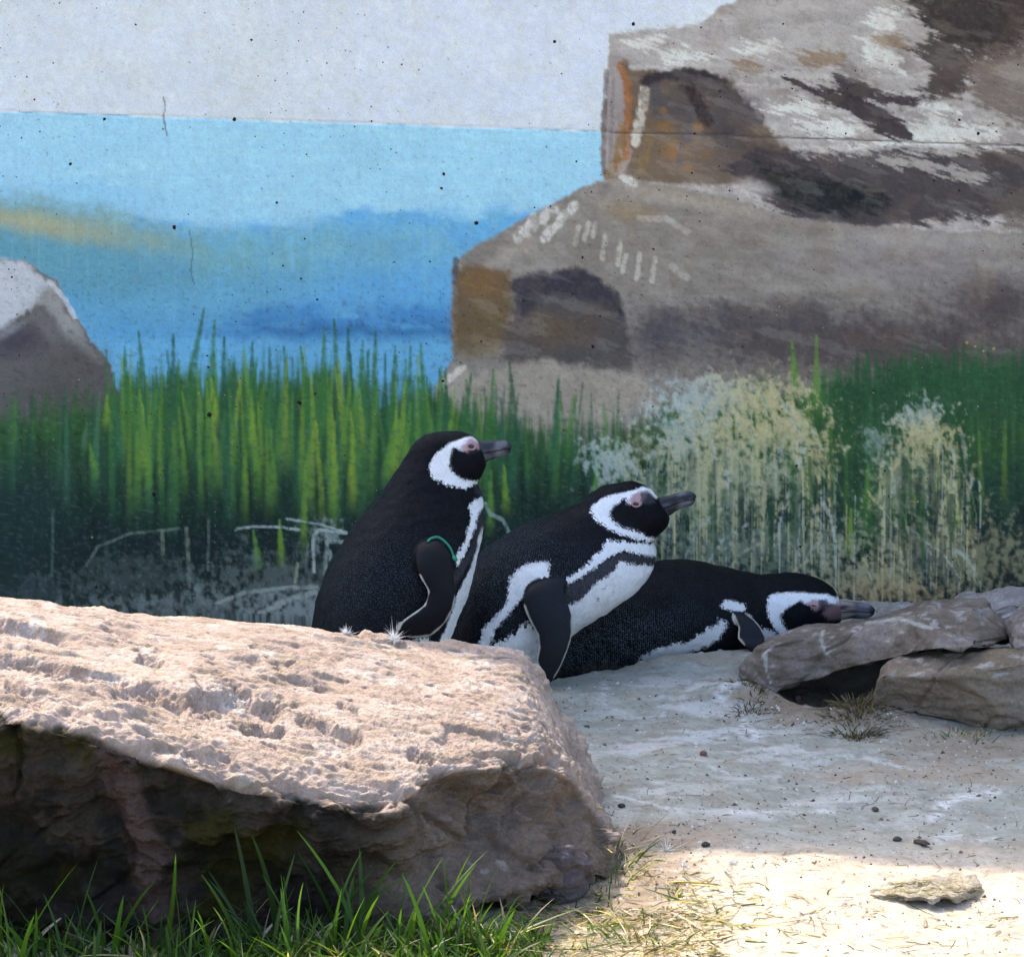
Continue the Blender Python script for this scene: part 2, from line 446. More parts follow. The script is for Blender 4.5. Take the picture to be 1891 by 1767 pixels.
# --- left rock
shape([(-900, 470), (0, 481), (50, 484), (104, 520), (132, 572), (172, 632), (205, 680), (225, 740), (200, 960), (-900, 960)], (108, 102, 98), 1, 3, 5)
shape([(-900, 470), (0, 483), (48, 487), (96, 524), (60, 570), (0, 606), (-900, 610)], (196, 194, 197), 1, 7, 9)
shape([(70, 540), (100, 524), (130, 578), (165, 632), (185, 668), (150, 650), (110, 610)], (160, 155, 150), .85, 10, 10)
stroke([(92, 522), (120, 552), (140, 590)], 5, (206, 206, 210), .7); blob(30, 630, 80, 30, (84, 76, 88), .85, 1, -18); blob(10, 615, 60, 8, (150, 148, 152), .6, 1, -30)
blob(90, 610, 60, 18, (132, 127, 124), .6, 1, 50); blob(120, 740, 110, 70, (92, 86, 82), .6, 1); blob(150, 660, 60, 40, (96, 88, 86), .7, 1, 40)
# --- upper right rock
UP = [(1124, 64), (1200, 58), (1292, 46), (1330, 14), (1400, -12), (1500, -40), (2900, -60), (2900, 760), (1500, 760), (1115, 332), (1111, 225), (1121, 165)]
mk = shape(UP, (178, 172, 174), 1, 2.5, 4)
def on(m): return m * sstep(4, -4, poly_sd(Uc, Vc, UP))
put(mk * sstep(-.1, .45, ND) * .6, (150, 142, 146)); put(mk * sstep(.1, .55, NH + .4 * NB) * .6, (204, 200, 203))
k8 = lambda pts: [(800 + a / 1.7333, b / 1.7333) for a, b in pts]
LG, WH, DK, DB_ = (186, 181, 184), (226, 226, 228), (74, 64, 70), (66, 52, 52)
shape(k8([(560, 120), (650, 96), (850, 72), (1000, 14), (1420, -30), (1500, 60), (1480, 160), (1100, 210), (940, 230), (720, 215), (600, 190)]), LG, .85, 8, 6, db=8)
shape(k8([(860, 90), (1000, 60), (1200, 40), (1400, 40), (1380, 70), (1100, 80), (960, 130), (860, 140)]), (166, 160, 164), .7, 9, 6, db=14)
for pl in ([(720, 170), (820, 160), (910, 180), (840, 200), (740, 205)], [(960, 150), (1090, 130), (1120, 150), (1000, 175)], [(1370, 130), (1420, 100), (1480, 180), (1500, 235), (1440, 225), (1380, 180)], [(1060, 340), (1180, 320), (1260, 345), (1200, 370), (1080, 365)], [(1160, 390), (1300, 380), (1400, 410), (1300, 440), (1200, 425)], [(1530, 335), (1640, 330), (1680, 350), (1600, 372)], [(1560, 395), (1700, 400), (1810, 410), (1800, 450), (1640, 470), (1500, 470), (1330, 480), (1420, 445)], [(1380, 70), (1440, 20), (1500, 40), (1470, 100)], [(610, 130), (700, 118), (760, 135), (680, 160)]):
    shape(k8(pl), WH, .88, 5, 5, db=16)
for pl in ([(945, 195), (1020, 188), (1040, 215), (960, 232)], [(1140, 170), (1230, 158), (1330, 170), (1300, 215), (1190, 210)], [(1400, 115), (1500, 105), (1520, 150), (1440, 160)]):
    shape(k8(pl), (142, 116, 84), .75, 7, 6, db=12)
shape(k8([(1490, -20), (1891, -40), (2300, -40), (2300, 130), (1800, 190), (1730, 200), (1660, 150), (1560, 80)]), DB_, .95, 9, 12, db=14)
shape(k8([(1530, 160), (1640, 110), (1740, 190), (1720, 240), (1690, 310), (1590, 320), (1570, 280), (1600, 220)]), (82, 68, 66), .92, 9, 10, db=14)
shape(k8([(1700, 200), (1891, 110), (2300, 110), (2300, 480), (1840, 400), (1730, 330)]), (120, 106, 100), .85, 14, 12, db=18)
shape(k8([(1800, 230), (1891, 200), (2300, 200), (2300, 300), (1850, 290)]), (160, 150, 146), .6, 12, 10, db=18)
shape(k8([(1105, 245), (1180, 262), (1260, 282), (1300, 300), (1390, 318), (1450, 345), (1530, 430), (1525, 452), (1430, 432), (1380, 395), (1330, 350), (1250, 330), (1200, 290)]), DK, .97, 4, 6, db=10)
shape(k8([(1240, 262), (1300, 240), (1400, 272), (1470, 300), (1565, 305), (1540, 340), (1440, 335), (1340, 318)]), DK, .95, 5, 6, db=10)
shape(k8([(1310, 205), (1340, 200), (1370, 250), (1330, 262)]), (120, 110, 112), .6, 6, 6, db=10)
# the cut face on its left
shape([(1124, 165), (1150, 100), (1170, 130), (1215, 132), (1300, 130), (1345, 150), (1390, 205), (1430, 250), (1500, 330), (1370, 345), (1116, 335), (1112, 230)], (120, 100, 82), .95, 5, 7)
shape([(1122, 100), (1150, 98), (1160, 160), (1166, 290), (1150, 322), (1115, 330), (1112, 225)], (164, 156, 160), .9, 4, 6)
stroke([(1120, 130), (1116, 220), (1114, 320)], 5, (112, 96, 98), .7); stroke([(1133, 150), (1126, 300)], 4, (122, 118, 130), .6)
stroke([(1146, 122), (1158, 150), (1160, 210), (1156, 290)], 8, (166, 104, 52), .95, .3); stroke([(1140, 310), (1150, 240)], 12, (150, 112, 60), .8, .4); stroke([(1125, 322), (1140, 290)], 10, (130, 100, 50), .7)
stroke([(1192, 165), (1186, 200), (1176, 245), (1172, 262)], 10, (212, 206, 200), .9, .6); stroke([(1200, 250), (1185, 310)], 10, (140, 116, 76), .8)
shape([(1176, 150), (1210, 132), (1290, 128), (1342, 146), (1345, 168), (1300, 150), (1230, 150), (1190, 165)], (64, 58, 66), .95, 5, 6)
blob(1245, 190, 48, 50, (94, 86, 92), .85, .8); stroke([(1210, 165), (1218, 210)], 12, (92, 90, 100), .8); blob(1340, 215, 60, 60, (92, 84, 90), .85, .8, 45)
stroke([(1260, 150), (1290, 190), (1305, 225)], 13, (66, 52, 58), .9, .2); stroke([(1300, 155), (1350, 180), (1400, 220)], 14, (92, 84, 90), .85)
for u, v, w in ((1228, 235, 14), (1245, 280, 20), (1290, 235, 10), (1310, 290, 13), (1270, 310, 10), (1225, 205, 8)): blob(u, v, w * 1.3, w, (154, 112, 62), .75, .9)
stroke([(1262, 250), (1255, 300)], 6, (100, 98, 112), .8); stroke([(1276, 200), (1270, 260)], 6, (96, 92, 104), .7)
blob(1420, 300, 110, 40, (82, 72, 76), .9, .8, 25); blob(1330, 300, 50, 40, (104, 94, 92), .7, .9)
# the dark hollow between both rocks
shape(k8([(930, 540), (1040, 480), (1150, 490), (1300, 500), (1480, 470), (1891, 500), (2300, 500), (2300, 700), (1840, 690), (1620, 712), (1400, 742), (1230, 742), (1110, 690), (1040, 620)]), (76, 69, 76), .96, 10, 8, db=14)
shape(k8([(1040, 530), (1120, 560), (1250, 570), (1400, 600), (1450, 640), (1400, 690), (1260, 690), (1150, 650), (1080, 600)]), (44, 50, 56), .95, 12, 8, db=14)
shape(k8([(1230, 600), (1380, 610), (1410, 650), (1300, 665)]), (30, 40, 46), .9, 12, 8, db=10)
shape(k8([(1440, 498), (1560, 515), (1700, 545), (1790, 568), (1740, 580), (1560, 545), (1420, 520)]), (164, 158, 158), .85, 6, 6, db=14)
shape(k8([(1700, 470), (1891, 480), (2300, 480), (2300, 540), (1780, 530)]), (88, 74, 74), .9, 8, 8, db=12)
shape(k8([(1790, 640), (1891, 600), (2300, 600), (2300, 760), (1820, 740)]), (108, 96, 92), .8, 12, 8, db=14)
# --- lower rock
LOW = [(1146, 326), (1100, 338), (1060, 354), (1000, 386), (930, 426), (882, 450), (852, 474), (836, 492), (834, 600), (838, 662), (800, 720), (790, 860), (2900, 860), (2900, 400), (1800, 430), (1600, 418), (1450, 400), (1370, 372), (1250, 345), (1180, 335)]
shape(LOW, (138, 131, 128), 1, 3, 6)
lowm = sstep(6, -6, poly_sd(Uc, Vc, LOW))
put(lowm * sstep(0, .5, NH + .3 * NA) * .4, (152, 146, 143)); put(lowm * sstep(.1, .5, NA) * .35, (122, 114, 108))
blob(1260, 365, 150, 18, (168, 156, 146), .75, .9, 10); blob(1390, 345, 40, 16, (186, 180, 180), .7, .9, 12); blob(1700, 445, 200, 22, (158, 152, 154), .7, .9, 0); blob(1650, 490, 220, 40, (138, 132, 138), .7, 1, 3)
blob(1560, 520, 60, 20, (158, 152, 150), .5, 1); blob(1160, 390, 60, 20, (150, 128, 92), .6, 1, 10); blob(940, 470, 80, 16, (176, 168, 164), .5, 1, -30)
stroke([(1150, 328), (1172, 338)], 8, (214, 210, 210), .8); stroke([(1020, 388), (960, 435)], 12, (208, 204, 204), .85, .7); stroke([(1060, 380), (1005, 440)], 9, (212, 208, 208), .85, .6); stroke([(985, 398), (955, 445)], 6, (210, 206, 206), .7, .6)
for u, v, l in ((1062, 428, 24), (1080, 420, 22), (1112, 445, 32), (1140, 455, 34), (1176, 475, 40), (1204, 485, 34), (1095, 420, 16), (1150, 480, 22)): stroke([(u + 6, v - 8), (u, v + l)], 5, (192, 186, 182), .75, .6)
stroke([(1240, 492), (1268, 512)], 7, (176, 170, 168), .6, .5); stroke([(1180, 404), (1230, 404), (1270, 428)], 6, (182, 178, 176), .6, .5)
blob(1640, 640, 560, 74, (88, 78, 82), .95, .8, 2); blob(1850, 560, 150, 60, (84, 74, 82), .9, .9, 0); blob(1400, 590, 200, 38, (84, 78, 88), .75, .9, -3); blob(1240, 620, 90, 60, (92, 86, 98), .7, .9)
shape([(836, 500), (870, 486), (940, 500), (950, 560), (935, 640), (840, 655)], (116, 94, 66), .95, 10, 9); blob(890, 520, 40, 30, (134, 98, 52), .8, .9); stroke([(843, 480), (838, 520)], 6, (86, 84, 98), .8)
shape([(946, 520), (985, 504), (1040, 498), (1078, 494), (1100, 515), (1140, 548), (1160, 590), (1168, 690), (1030, 680), (930, 668), (925, 620), (945, 590)], (88, 82, 88), .95, 7, 8)
shape([(952, 522), (1000, 504), (1080, 496), (1130, 540), (1158, 590), (1120, 570), (1060, 545), (1000, 545), (960, 600)], (68, 64, 80), .95, 9, 10)
blob(1020, 610, 70, 40, (110, 92, 70), .8, .9); blob(900, 600, 60, 50, (116, 96, 66), .6, .9); blob(1090, 600, 40, 40, (98, 86, 80), .7, .9)
shape([(806, 715), (850, 672), (880, 690), (1000, 664), (1180, 695), (1210, 740), (1120, 790), (800, 800)], (158, 148, 140), .95, 9, 10); stroke([(815, 712), (855, 678)], 7, (214, 208, 202), .85, .3); blob(880, 650, 50, 16, (132, 116, 92), .7, .9)
rockm = np.maximum(on(np.ones_like(Uc)), lowm)
BR = fb2((Uc + .3 * Vc) / 110, (Vc - .3 * Uc) / 30, 81, 5, .62); G3 = fb2(Uc / 30, Vc / 30, 85, 4, .7)
put(rockm * sstep(.1, .6, BR) * .10, (190, 186, 184)); put(rockm * sstep(-.1, -.6, BR) * .10, (92, 86, 90)); put(rockm * sstep(.15, .5, G0) * .14, (132, 112, 88)); put(rockm * sstep(.15, .6, G3) * .16, (108, 102, 102))
img = np.where(rockm[..., None] > .01, img * (1 + (np.array([1.10, 1.03, .90]) - 1) * rockm[..., None]), img)
# --- painted reeds
gt = np.interp(Uc, [-900, 0, 180, 230, 420, 560, 700, 830, 880, 1000, 1130, 1250, 1420, 1500, 1560, 1700, 1891, 2800],
               [740, 740, 720, 680, 660, 660, 690, 700, 740, 770, 775, 730, 690, 690, 660, 630, 640, 640])
base = sstep(-8, 60, Vc - gt + 28 * NS + 18 * NA)
gcol = np.zeros_like(img)
for kk in range(3):
    gcol[..., kk] = np.interp(Vc + 40 * NA, [600, 700, 800, 900, 1000, 1080, 1160], [P_(c)[kk] for c in ((66, 122, 66), (72, 124, 60), (66, 112, 58), (46, 84, 60), (34, 62, 56), (42, 60, 52), (70, 78, 72))])
gcol = gcol * (.80 + .15 * NS + .16 * fb2(Uc / 24, Vc / 240, 89, 3) + .12 * NB)[..., None]
put(base, gcol)
put(.55 * base * sstep(1500, 1560, Uc) * sstep(860, 700, Vc), (34, 84, 62)); put(.6 * base * sstep(180, 60, Uc) * sstep(800, 900, Vc), (40, 68, 66))
R2 = random.Random(5)
greens = [(70, 124, 58), (56, 112, 62), (92, 140, 50), (50, 106, 76), (120, 150, 46), (62, 120, 82), (42, 90, 62)]
def reed(u, top, bot, w, c, lean=0, amt=.8):
    m_ = (top + bot) / 2
    stroke([(u, bot), (u + lean * .35, m_), (u + lean, top)], w, c, amt * .85, .25, 2.2, 1)
for q in range(95):
    u = R2.uniform(205, 850); reed(u, R2.uniform(640, 760), R2.uniform(800, 1000), R2.uniform(6, 12), R2.choice(greens), R2.uniform(-14, 14))
for q in range(45):
    u = R2.uniform(-260, 210); reed(u, R2.uniform(705, 790), R2.uniform(830, 960), R2.uniform(5, 10), R2.choice([(60, 116, 74), (48, 96, 76), (86, 134, 62), (90, 132, 100)]), R2.uniform(-6, 10), .65)
for q in range(50):
    u = R2.uniform(800, 1140); reed(u, R2.uniform(700, 800), R2.uniform(840, 960), R2.uniform(5, 11), R2.choice(greens[:4]), R2.uniform(-10, 22), .7)
for q in range(30):
    u = R2.uniform(1150, 1900); reed(u, R2.uniform(720, 840), R2.uniform(880, 1040), R2.uniform(5, 10), R2.choice(greens), R2.uniform(-8, 8), .5)
for u, top, lean in ((270, 612, -14), (345, 570, 32), (385, 592, 12), (412, 622, 2), (320, 618, 0), (455, 660, 20), (462, 634, 4), (500, 642, -2), (540, 640, -16), (575, 640, -20), (600, 604, -2), (625, 590, -8), (645, 606, -2), (668, 630, 2), (690, 612, 4), (722, 640, 8), (756, 640, 2), (785, 632, -8), (238, 640, -8), (850, 690, 20), (905, 682, 6), (955, 668, -14), (1020, 700, 12)):
    reed(u, top, top + 210, 14, R2.choice([(44, 100, 62), (56, 116, 62), (50, 112, 74), (66, 126, 56)]), lean, .92)
for u, top, bot, lean in ((196, 730, 800, 2), (388, 705, 930, -6), (398, 700, 800, -8), (470, 640, 900, -20), (478, 720, 960, -14), (620, 790, 1000, -4), (740, 705, 880, 8), (728, 760, 900, 4), (648, 780, 960, 4), (520, 960, 1060, -4), (560, 860, 1040, 4), (478, 980, 1060, -10), (176, 820, 890, -10), (1508, 620, 780, 0), (1470, 630, 740, -8), (1095, 870, 980, 6), (935, 860, 960, -4), (1600, 860, 960, 4), (1570, 940, 1040, 2), (1690, 880, 960, 2), (1770, 930, 980, 0), (905, 870, 1000, 2)):
    reed(u, top, bot, 11, R2.choice([(140, 164, 40), (124, 158, 46), (104, 150, 50)]), lean, .95)
for q in range(60):
    u = R2.uniform(215, 840); t_ = R2.uniform(660, 800); reed(u, t_, t_ + R2.uniform(110, 230), R2.uniform(7, 13), R2.choice([(136, 160, 44), (110, 152, 52), (96, 144, 56), (74, 128, 60)]), R2.uniform(-22, 22), .75)
blob(1640, 900, 60, 70, (60, 112, 52), .6, .9); blob(1600, 960, 40, 60, (66, 118, 52), .6, .9)
# --- weathering: droppings splashed on the wall, running down it
G1 = fb2(Uc / 20, Vc / 26, 71, 4, .6); G2 = fb2(Uc / 13, Vc / 15, 72, 3, .65)
RU = fb2(Uc / 17, Vc / 300, 73, 2); RL = fb2(Uc / 26, Vc * 0 + 3.3, 74, 3)
def splat(u, v, ru, rv, c, amt, drip=0):
    d = np.hypot((Uc - u) / ru, (Vc - v) / rv) + .30 * NA
    put(amt * .85 * sstep(-.2, .8, (1.05 - d) * .95 + .42 * G1 + .55 * G2 - .06), c)
    if drip:
        dd = np.abs(Uc - u) / (ru * 1.0) + .2 * NA
        end = v + drip * (.55 + .9 * RL)
        m = sstep(1.1, .7, dd) * sstep(v - 20, v + 20, Vc) * sstep(18, -18, Vc - end) * sstep(-.02, .16, RU)
        put(amt * m * sstep(-.25, .25, .6 * G1 + .5 * G2 + .12), c)
CR, GW = (190, 176, 126), (178, 186, 180)
splat(1310, 745, 130, 50, GW, .6); splat(1390, 745, 110, 60, CR, .55); splat(1260, 790, 80, 60, GW, .5); splat(1440, 800, 95, 60, CR, .55); splat(1340, 850, 140, 90, (170, 172, 140), .5)
splat(1130, 855, 60, 50, GW, .6); splat(1190, 830, 70, 40, CR, .35); splat(1250, 920, 110, 80, (150, 160, 140), .5)
splat(1700, 775, 55, 40, GW, .45); splat(1710, 815, 60, 60, CR, .6); splat(1660, 880, 60, 80, (156, 158, 128), .45); splat(1620, 820, 40, 30, GW, .4)
splat(1740, 1030, 230, 80, (172, 160, 118), .6); splat(1600, 1070, 130, 50, (176, 160, 116), .6); splat(1450, 1020, 200, 80, (136, 146, 122), .55); splat(1650, 1095, 120, 24, (168, 140, 100), .7); splat(1300, 1010, 140, 80, (128, 140, 120), .5)
blob(1720, 1040, 60, 36, (52, 78, 78), .6, .9)
def fountain(u0, v0, spread, fall, n, seed, wmax=5.5):
    """threads of dried droppings springing from a splash and hanging down the wall"""
    rf = random.Random(seed)
    for q in range(n):
        a = rf.uniform(-1, 1); x0 = u0 + a * spread * .7 + rf.uniform(-26, 26); x1 = u0 + a * spread + rf.uniform(-16, 16)
        y0 = v0 + abs(a) ** 2 * 50 + rf.choice([rf.uniform(-14, 26), rf.uniform(0, 150)]); y1 = y0 + 26 + abs(a) * 55 + rf.uniform(0, 25); y2 = y1 + fall * rf.uniform(.25, 1.1)
        xm = (x0 + 2 * x1) / 3
        stroke([(x0, y0), (xm, y0 + (y1 - y0) * .45), (x1, y1), (x1 + rf.uniform(-3, 3), y2)], rf.uniform(1.8, wmax), rf.choice([CR, CR, GW, (172, 168, 136), (150, 154, 128)]), rf.uniform(.22, .62), .85, 1.0)
fountain(1370, 715, 150, 240, 80, 3, 7); fountain(1300, 790, 120, 220, 44, 4, 7); fountain(1480, 800, 80, 130, 26, 5, 6); fountain(1140, 830, 55, 110, 20, 6, 5)
fountain(1705, 760, 75, 190, 40, 7, 6); fountain(1770, 850, 45, 130, 18, 8, 5); fountain(1640, 850, 40, 150, 16, 9, 5); fountain(1560, 900, 330, 160, 40, 10, 4)
for u_, v_, a_, b_, c_, m_ in ((1300, 735, 90, 34, GW, .75), (1400, 735, 90, 34, CR, .8), (1460, 780, 70, 40, CR, .7), (1340, 800, 110, 50, CR, .55), (1260, 800, 60, 50, GW, .6), (1510, 850, 36, 40, CR, .6), (1130, 850, 50, 36, GW, .6), (1705, 765, 46, 26, GW, .6), (1715, 800, 50, 40, CR, .75), (1340, 900, 150, 60, (176, 172, 136), .4), (1700, 900, 90, 70, (176, 170, 130), .4)):
    splat(u_, v_, a_, b_, c_, m_ * .85)
for q in range(44):                                 # the painted reeds still show dark between the runs
    u_ = R2.choice([R2.uniform(1180, 1540), R2.uniform(1600, 1800)]); v_ = R2.uniform(840, 940)
    stroke([(u_, v_), (u_ + R2.uniform(-4, 4), v_ + R2.uniform(50, 150))], R2.uniform(4, 10), R2.choice([(40, 78, 58), (36, 66, 60), (60, 104, 52), (52, 92, 56)]), R2.uniform(.35, .75), .4, 3)
splat(520, 1080, 190, 70, (122, 132, 126), .6); splat(560, 1130, 120, 40, (150, 158, 156), .75); splat(250, 1070, 160, 60, (96, 110, 106), .5); splat(390, 1120, 240, 30, (130, 138, 134), .6); splat(80, 1090, 120, 30, (88, 98, 98), .5); splat(605, 985, 38, 26, (156, 166, 158), .7, 90)
for pts, w, c in (([(432, 984), (438, 976), (470, 972), (520, 974), (552, 978)], 2.6, GW), ([(530, 958), (590, 968), (630, 980)], 2.2, GW), ([(580, 1058), (578, 990), (590, 978), (640, 984)], 3, GW), ([(640, 1000), (604, 1000), (600, 1060)], 4, (150, 160, 152)), ([(150, 1060), (180, 1010), (240, 985), (330, 976)], 3, (110, 124, 112)), ([(300, 980), (300, 1030)], 4, (120, 128, 104)), ([(345, 975), (350, 1090)], 4, (124, 130, 112)), ([(386, 960), (384, 1060)], 3, (108, 120, 112)), ([(392, 1118), (450, 1094), (520, 1086), (585, 1084)], 4, (156, 160, 150)), ([(480, 1132), (540, 1104), (590, 1092)], 5, (164, 168, 160)), ([(895, 930), (905, 950), (930, 960), (940, 985)], 4, (140, 156, 150)), ([(545, 1076), (550, 1040)], 3, (150, 152, 120)), ([(98, 940), (96, 1080)], 3, (84, 104, 92))):
    stroke(pts, w, c, .75, .5)
# grime, scuffs and fine speckle over all of it
put(.14 * sstep(.35, .8, fb2(Uc / 12, Vc / 7, 14, 2)) * sstep(600, 760, Vc), (140, 148, 138)); put(.28 * sstep(.3, .8, fb2(Uc / 11, Vc / 8, 15, 2)) * sstep(360, 600, Vc), (56, 60, 56))
put(.14 * sstep(.2, .7, fb2(Uc / 9, Vc / 9, 16, 2)), (112, 112, 110))
put(.5 * sstep(.72, .95, pn2(Uc / 9, Vc / 7, 18) + .12 * NB), (70, 64, 60))
# the seam between the wall's two rows of boards, cracks
seam = np.abs(Vc - hz - 1.5 * NA)
put(.75 * sstep(2.2, .6, seam) * sstep(1105, 1130, Uc) * sstep(-.5, .1, NH + .6), (92, 86, 84)); put(.35 * sstep(2, .6, seam) * sstep(1120, 1090, Uc) * sstep(0, .3, NA), (110, 110, 108))
stroke([(302, 180), (306, 200), (301, 214), (304, 228), (308, 250)], 1.6, (110, 100, 92), .8, 0); stroke([(350, 425), (356, 470), (352, 500), (360, 530)], 1.4, (70, 100, 116), .6, 0); stroke([(700, 440), (702, 520)], 1.5, (130, 170, 180), .4, 0)
gain = np.where((sea > .5) | (Vc > 300), 1.0, 1.0)[..., None]
lum = img.mean(-1, keepdims=True)
img = (lum + (img - lum) * .94) * np.array([1.22, 1.17, 1.05]) * np.where(Vc[..., None] > hz[..., None] + 2, 1.0, .93)
lum = img.mean(-1, keepdims=True)
img = img * np.clip((lum / .22) ** .30, .58, 1.08) * np.where(Vc[..., None] < hz[..., None], .95, 1.0)
img = np.clip(img, 0, .86)
depth = -.0016 * sstep(2.6, .5, seam) + .00035 * NB + .0003 * NF - .0007 * sstep(.62, .85, NF + .15 * NB)
WF = WP + WN * depth[..., None]
nu, nv = U.shape
back = -WN * 0.2
rim = np.concatenate([WF[:, 0], WF[-1, 1:], WF[-2::-1, -1], WF[0, -2:0:-1]]) + back
V_all = np.concatenate([WF.reshape(-1, 3), rim])
idx = np.arange(nu * nv).reshape(nu, nv)
loop = np.concatenate([idx[:, 0], idx[-1, 1:], idx[-2::-1, -1], idx[0, -2:0:-1]])
nr = len(loop); ri = nu * nv + np.arange(nr)
sides = np.stack([loop, np.roll(loop, -1), np.roll(ri, -1), ri], 1)
corner = [ri[0], ri[nu - 1], ri[nu - 1 + nv - 1], ri[nu - 1 + nv - 1 + nu - 1]]
Fw = np.concatenate([grid_faces(nu, nv)[:, ::-1][:, [0, 1, 2, 3]], sides, np.array([corner])])
me = mesh_from('mural_wall', V_all, Fw); smooth(me)
set_col(me, np.concatenate([img.reshape(-1, 3), np.tile(lin(170, 172, 170), (nr, 1))]))
wall = obj('mural_wall', me, M_WALL)
tag(wall, 'plastered concrete wall painted with sea, rocks and green reeds behind the penguins', 'wall')

# bits of dirt and dried mud stuck on the plaster
def bits(name, P, N, size, colr, mat, parent=None, squash=.5, long=1.0):
    """small irregular five-sided crumbs lying on a surface"""
    n = len(P); Vs, Fs, Cs = [], [], []
    a = rng.normal(size=(n, 3)); t = a - (a * N).sum(1, keepdims=True) * N; t /= np.linalg.norm(t, axis=1, keepdims=True)
    b = np.cross(N, t)
    for q in range(5):
        an = q * 2 * math.pi / 5
        r = size[:, None] * rng.uniform(.6, 1.3, (n, 1))
        Vs.append(P + t * r * math.cos(an) * long + b * r * math.sin(an) - N * size[:, None] * .15)
    Vs.append(P + N * (size * squash)[:, None] + t * (size * rng.uniform(-.3, .3, n))[:, None])
    VV = np.stack(Vs, 1).reshape(-1, 3)
    o = np.arange(n) * 6
    FF = np.concatenate([np.stack([o + q, o + (q + 1) % 5, o + 5], 1) for q in range(5)])
    me = mesh_from(name, VV, FF); set_col(me, np.repeat(colr, 6, 0))
    return obj(name, me, mat, parent)
n = 3200
s_ = rng.uniform(-.85, .85, n); z_ = rng.uniform(-.02, 1.0, n)
keep_ = fb2(s_ * 3.5, z_ * 3.5, 95, 3) + .35 * rng.normal(size=n) > -.05; s_, z_ = s_[keep_], z_[keep_]; n = len(s_)
Pw = W0 + s_[:, None] * WD + np.array([0, 0, 1.0]) * z_[:, None] + WN * .0006
sz = np.clip(rng.lognormal(-7.25, .5, n), .0004, .0026)
cc = lin(58, 44, 38)[None] * rng.uniform(.5, 1.6, (n, 1)); lt = rng.random(n) < .3 * (z_ < .55); cc[lt] = lin(176, 156, 116)[None] * rng.uniform(.7, 1.1, (lt.sum(), 1))
tag(bits('dirt_specks', Pw, np.tile(WN, (n, 1)), sz, cc, M_DIRT, wall), kind='stuff')
big = [(433, 220), (193, 220), (1170, 45), (1024, 77), (880, 412), (178, 1084), (285, 913), (1095, 640), (322, 420), (728, 484), (386, 766), (553, 744), (1800, 640), (1815, 648), (1835, 645), (1785, 634), (815, 348), (130, 303), (1655, 1462)]
Pb = []
for u, v in big:
    d = np.array(ray_dir(u, v)); t = np.dot(W0 - CAM, WN) / np.dot(d, WN); Pb.append(CAM + d * t)
Pb = np.array(Pb[:-1])
cb = np.tile(lin(48, 36, 34), (len(Pb), 1)); cb[12:16] = lin(168, 146, 104)
tag(bits('mud_splashes', Pb + WN * .0005, np.tile(WN, (len(Pb), 1)), rng.uniform(.002, .0042, len(Pb)), cb, M_DIRT, wall), kind='stuff')

# ================================================================== ROCKS
def loft_rock(stations, counts, nu, sharp=.7):
    S = np.array([[px(st[0], *p) for p in st[1]] for st in stations])          # (m, k, 3)
    seg = np.linalg.norm(np.diff(S.mean(1), axis=0), axis=1)
    cum = np.concatenate([[0], np.cumsum(seg)])
    t = np.interp(np.linspace(0, cum[-1], nu), cum, np.arange(len(S)))
    G = crom(S, t)                                                               # (nu, k, 3)
    k = S.shape[1]
    pad = np.concatenate([G[:, -2:], G, G[:, :3]], 1).transpose(1, 0, 2)
    ts = np.concatenate([np.linspace(i + 2, i + 3, c, endpoint=False) for i, c in enumerate(counts)])
    i0 = np.floor(ts).astype(int); f0 = (ts - i0)[:, None, None]
    Ln = pad[i0] * (1 - f0) + pad[i0 + 1] * f0
    R = (crom(pad, ts) * (1 - sharp) + Ln * sharp).transpose(1, 0, 2)
    for _ in range(3): R = (np.roll(R, 1, 1) + 2 * R + np.roll(R, -1, 1)) / 4
    return R
def finish_rock(name, R, disp, mat, colour):
    nu, nv, _ = R.shape
    N = grid_normals(R, True)
    cen = R.mean(1, keepdims=True)
    if np.mean(((R - cen) * N).sum(-1)) < 0: N = -N; flip = True
    else: flip = False
    taper = np.clip(np.minimum(np.arange(nu), nu - 1 - np.arange(nu)) / 10.0, 0, 1)[:, None]
    Pf = R.reshape(-1, 3); Nf = N.reshape(-1, 3)
    h = disp(Pf, Nf).reshape(nu, nv) * taper
    Q = R + N * h[..., None]
    Fs = grid_faces(nu, nv, True)
    if flip: Fs = Fs[:, ::-1]
    me = mesh_from(name, Q.reshape(-1, 3), Fs); smooth(me)
    N2 = grid_normals(Q, True); N2 = -N2 if flip else N2
    Ns = N.copy()
    for _ in range(8): Ns = (Ns + np.roll(Ns, 1, 1) + np.roll(Ns, -1, 1)) / 3
    set_col(me, colour(Q.reshape(-1, 3), N2.reshape(-1, 3), Ns.reshape(-1, 3)))
    return obj(name, me, mat)

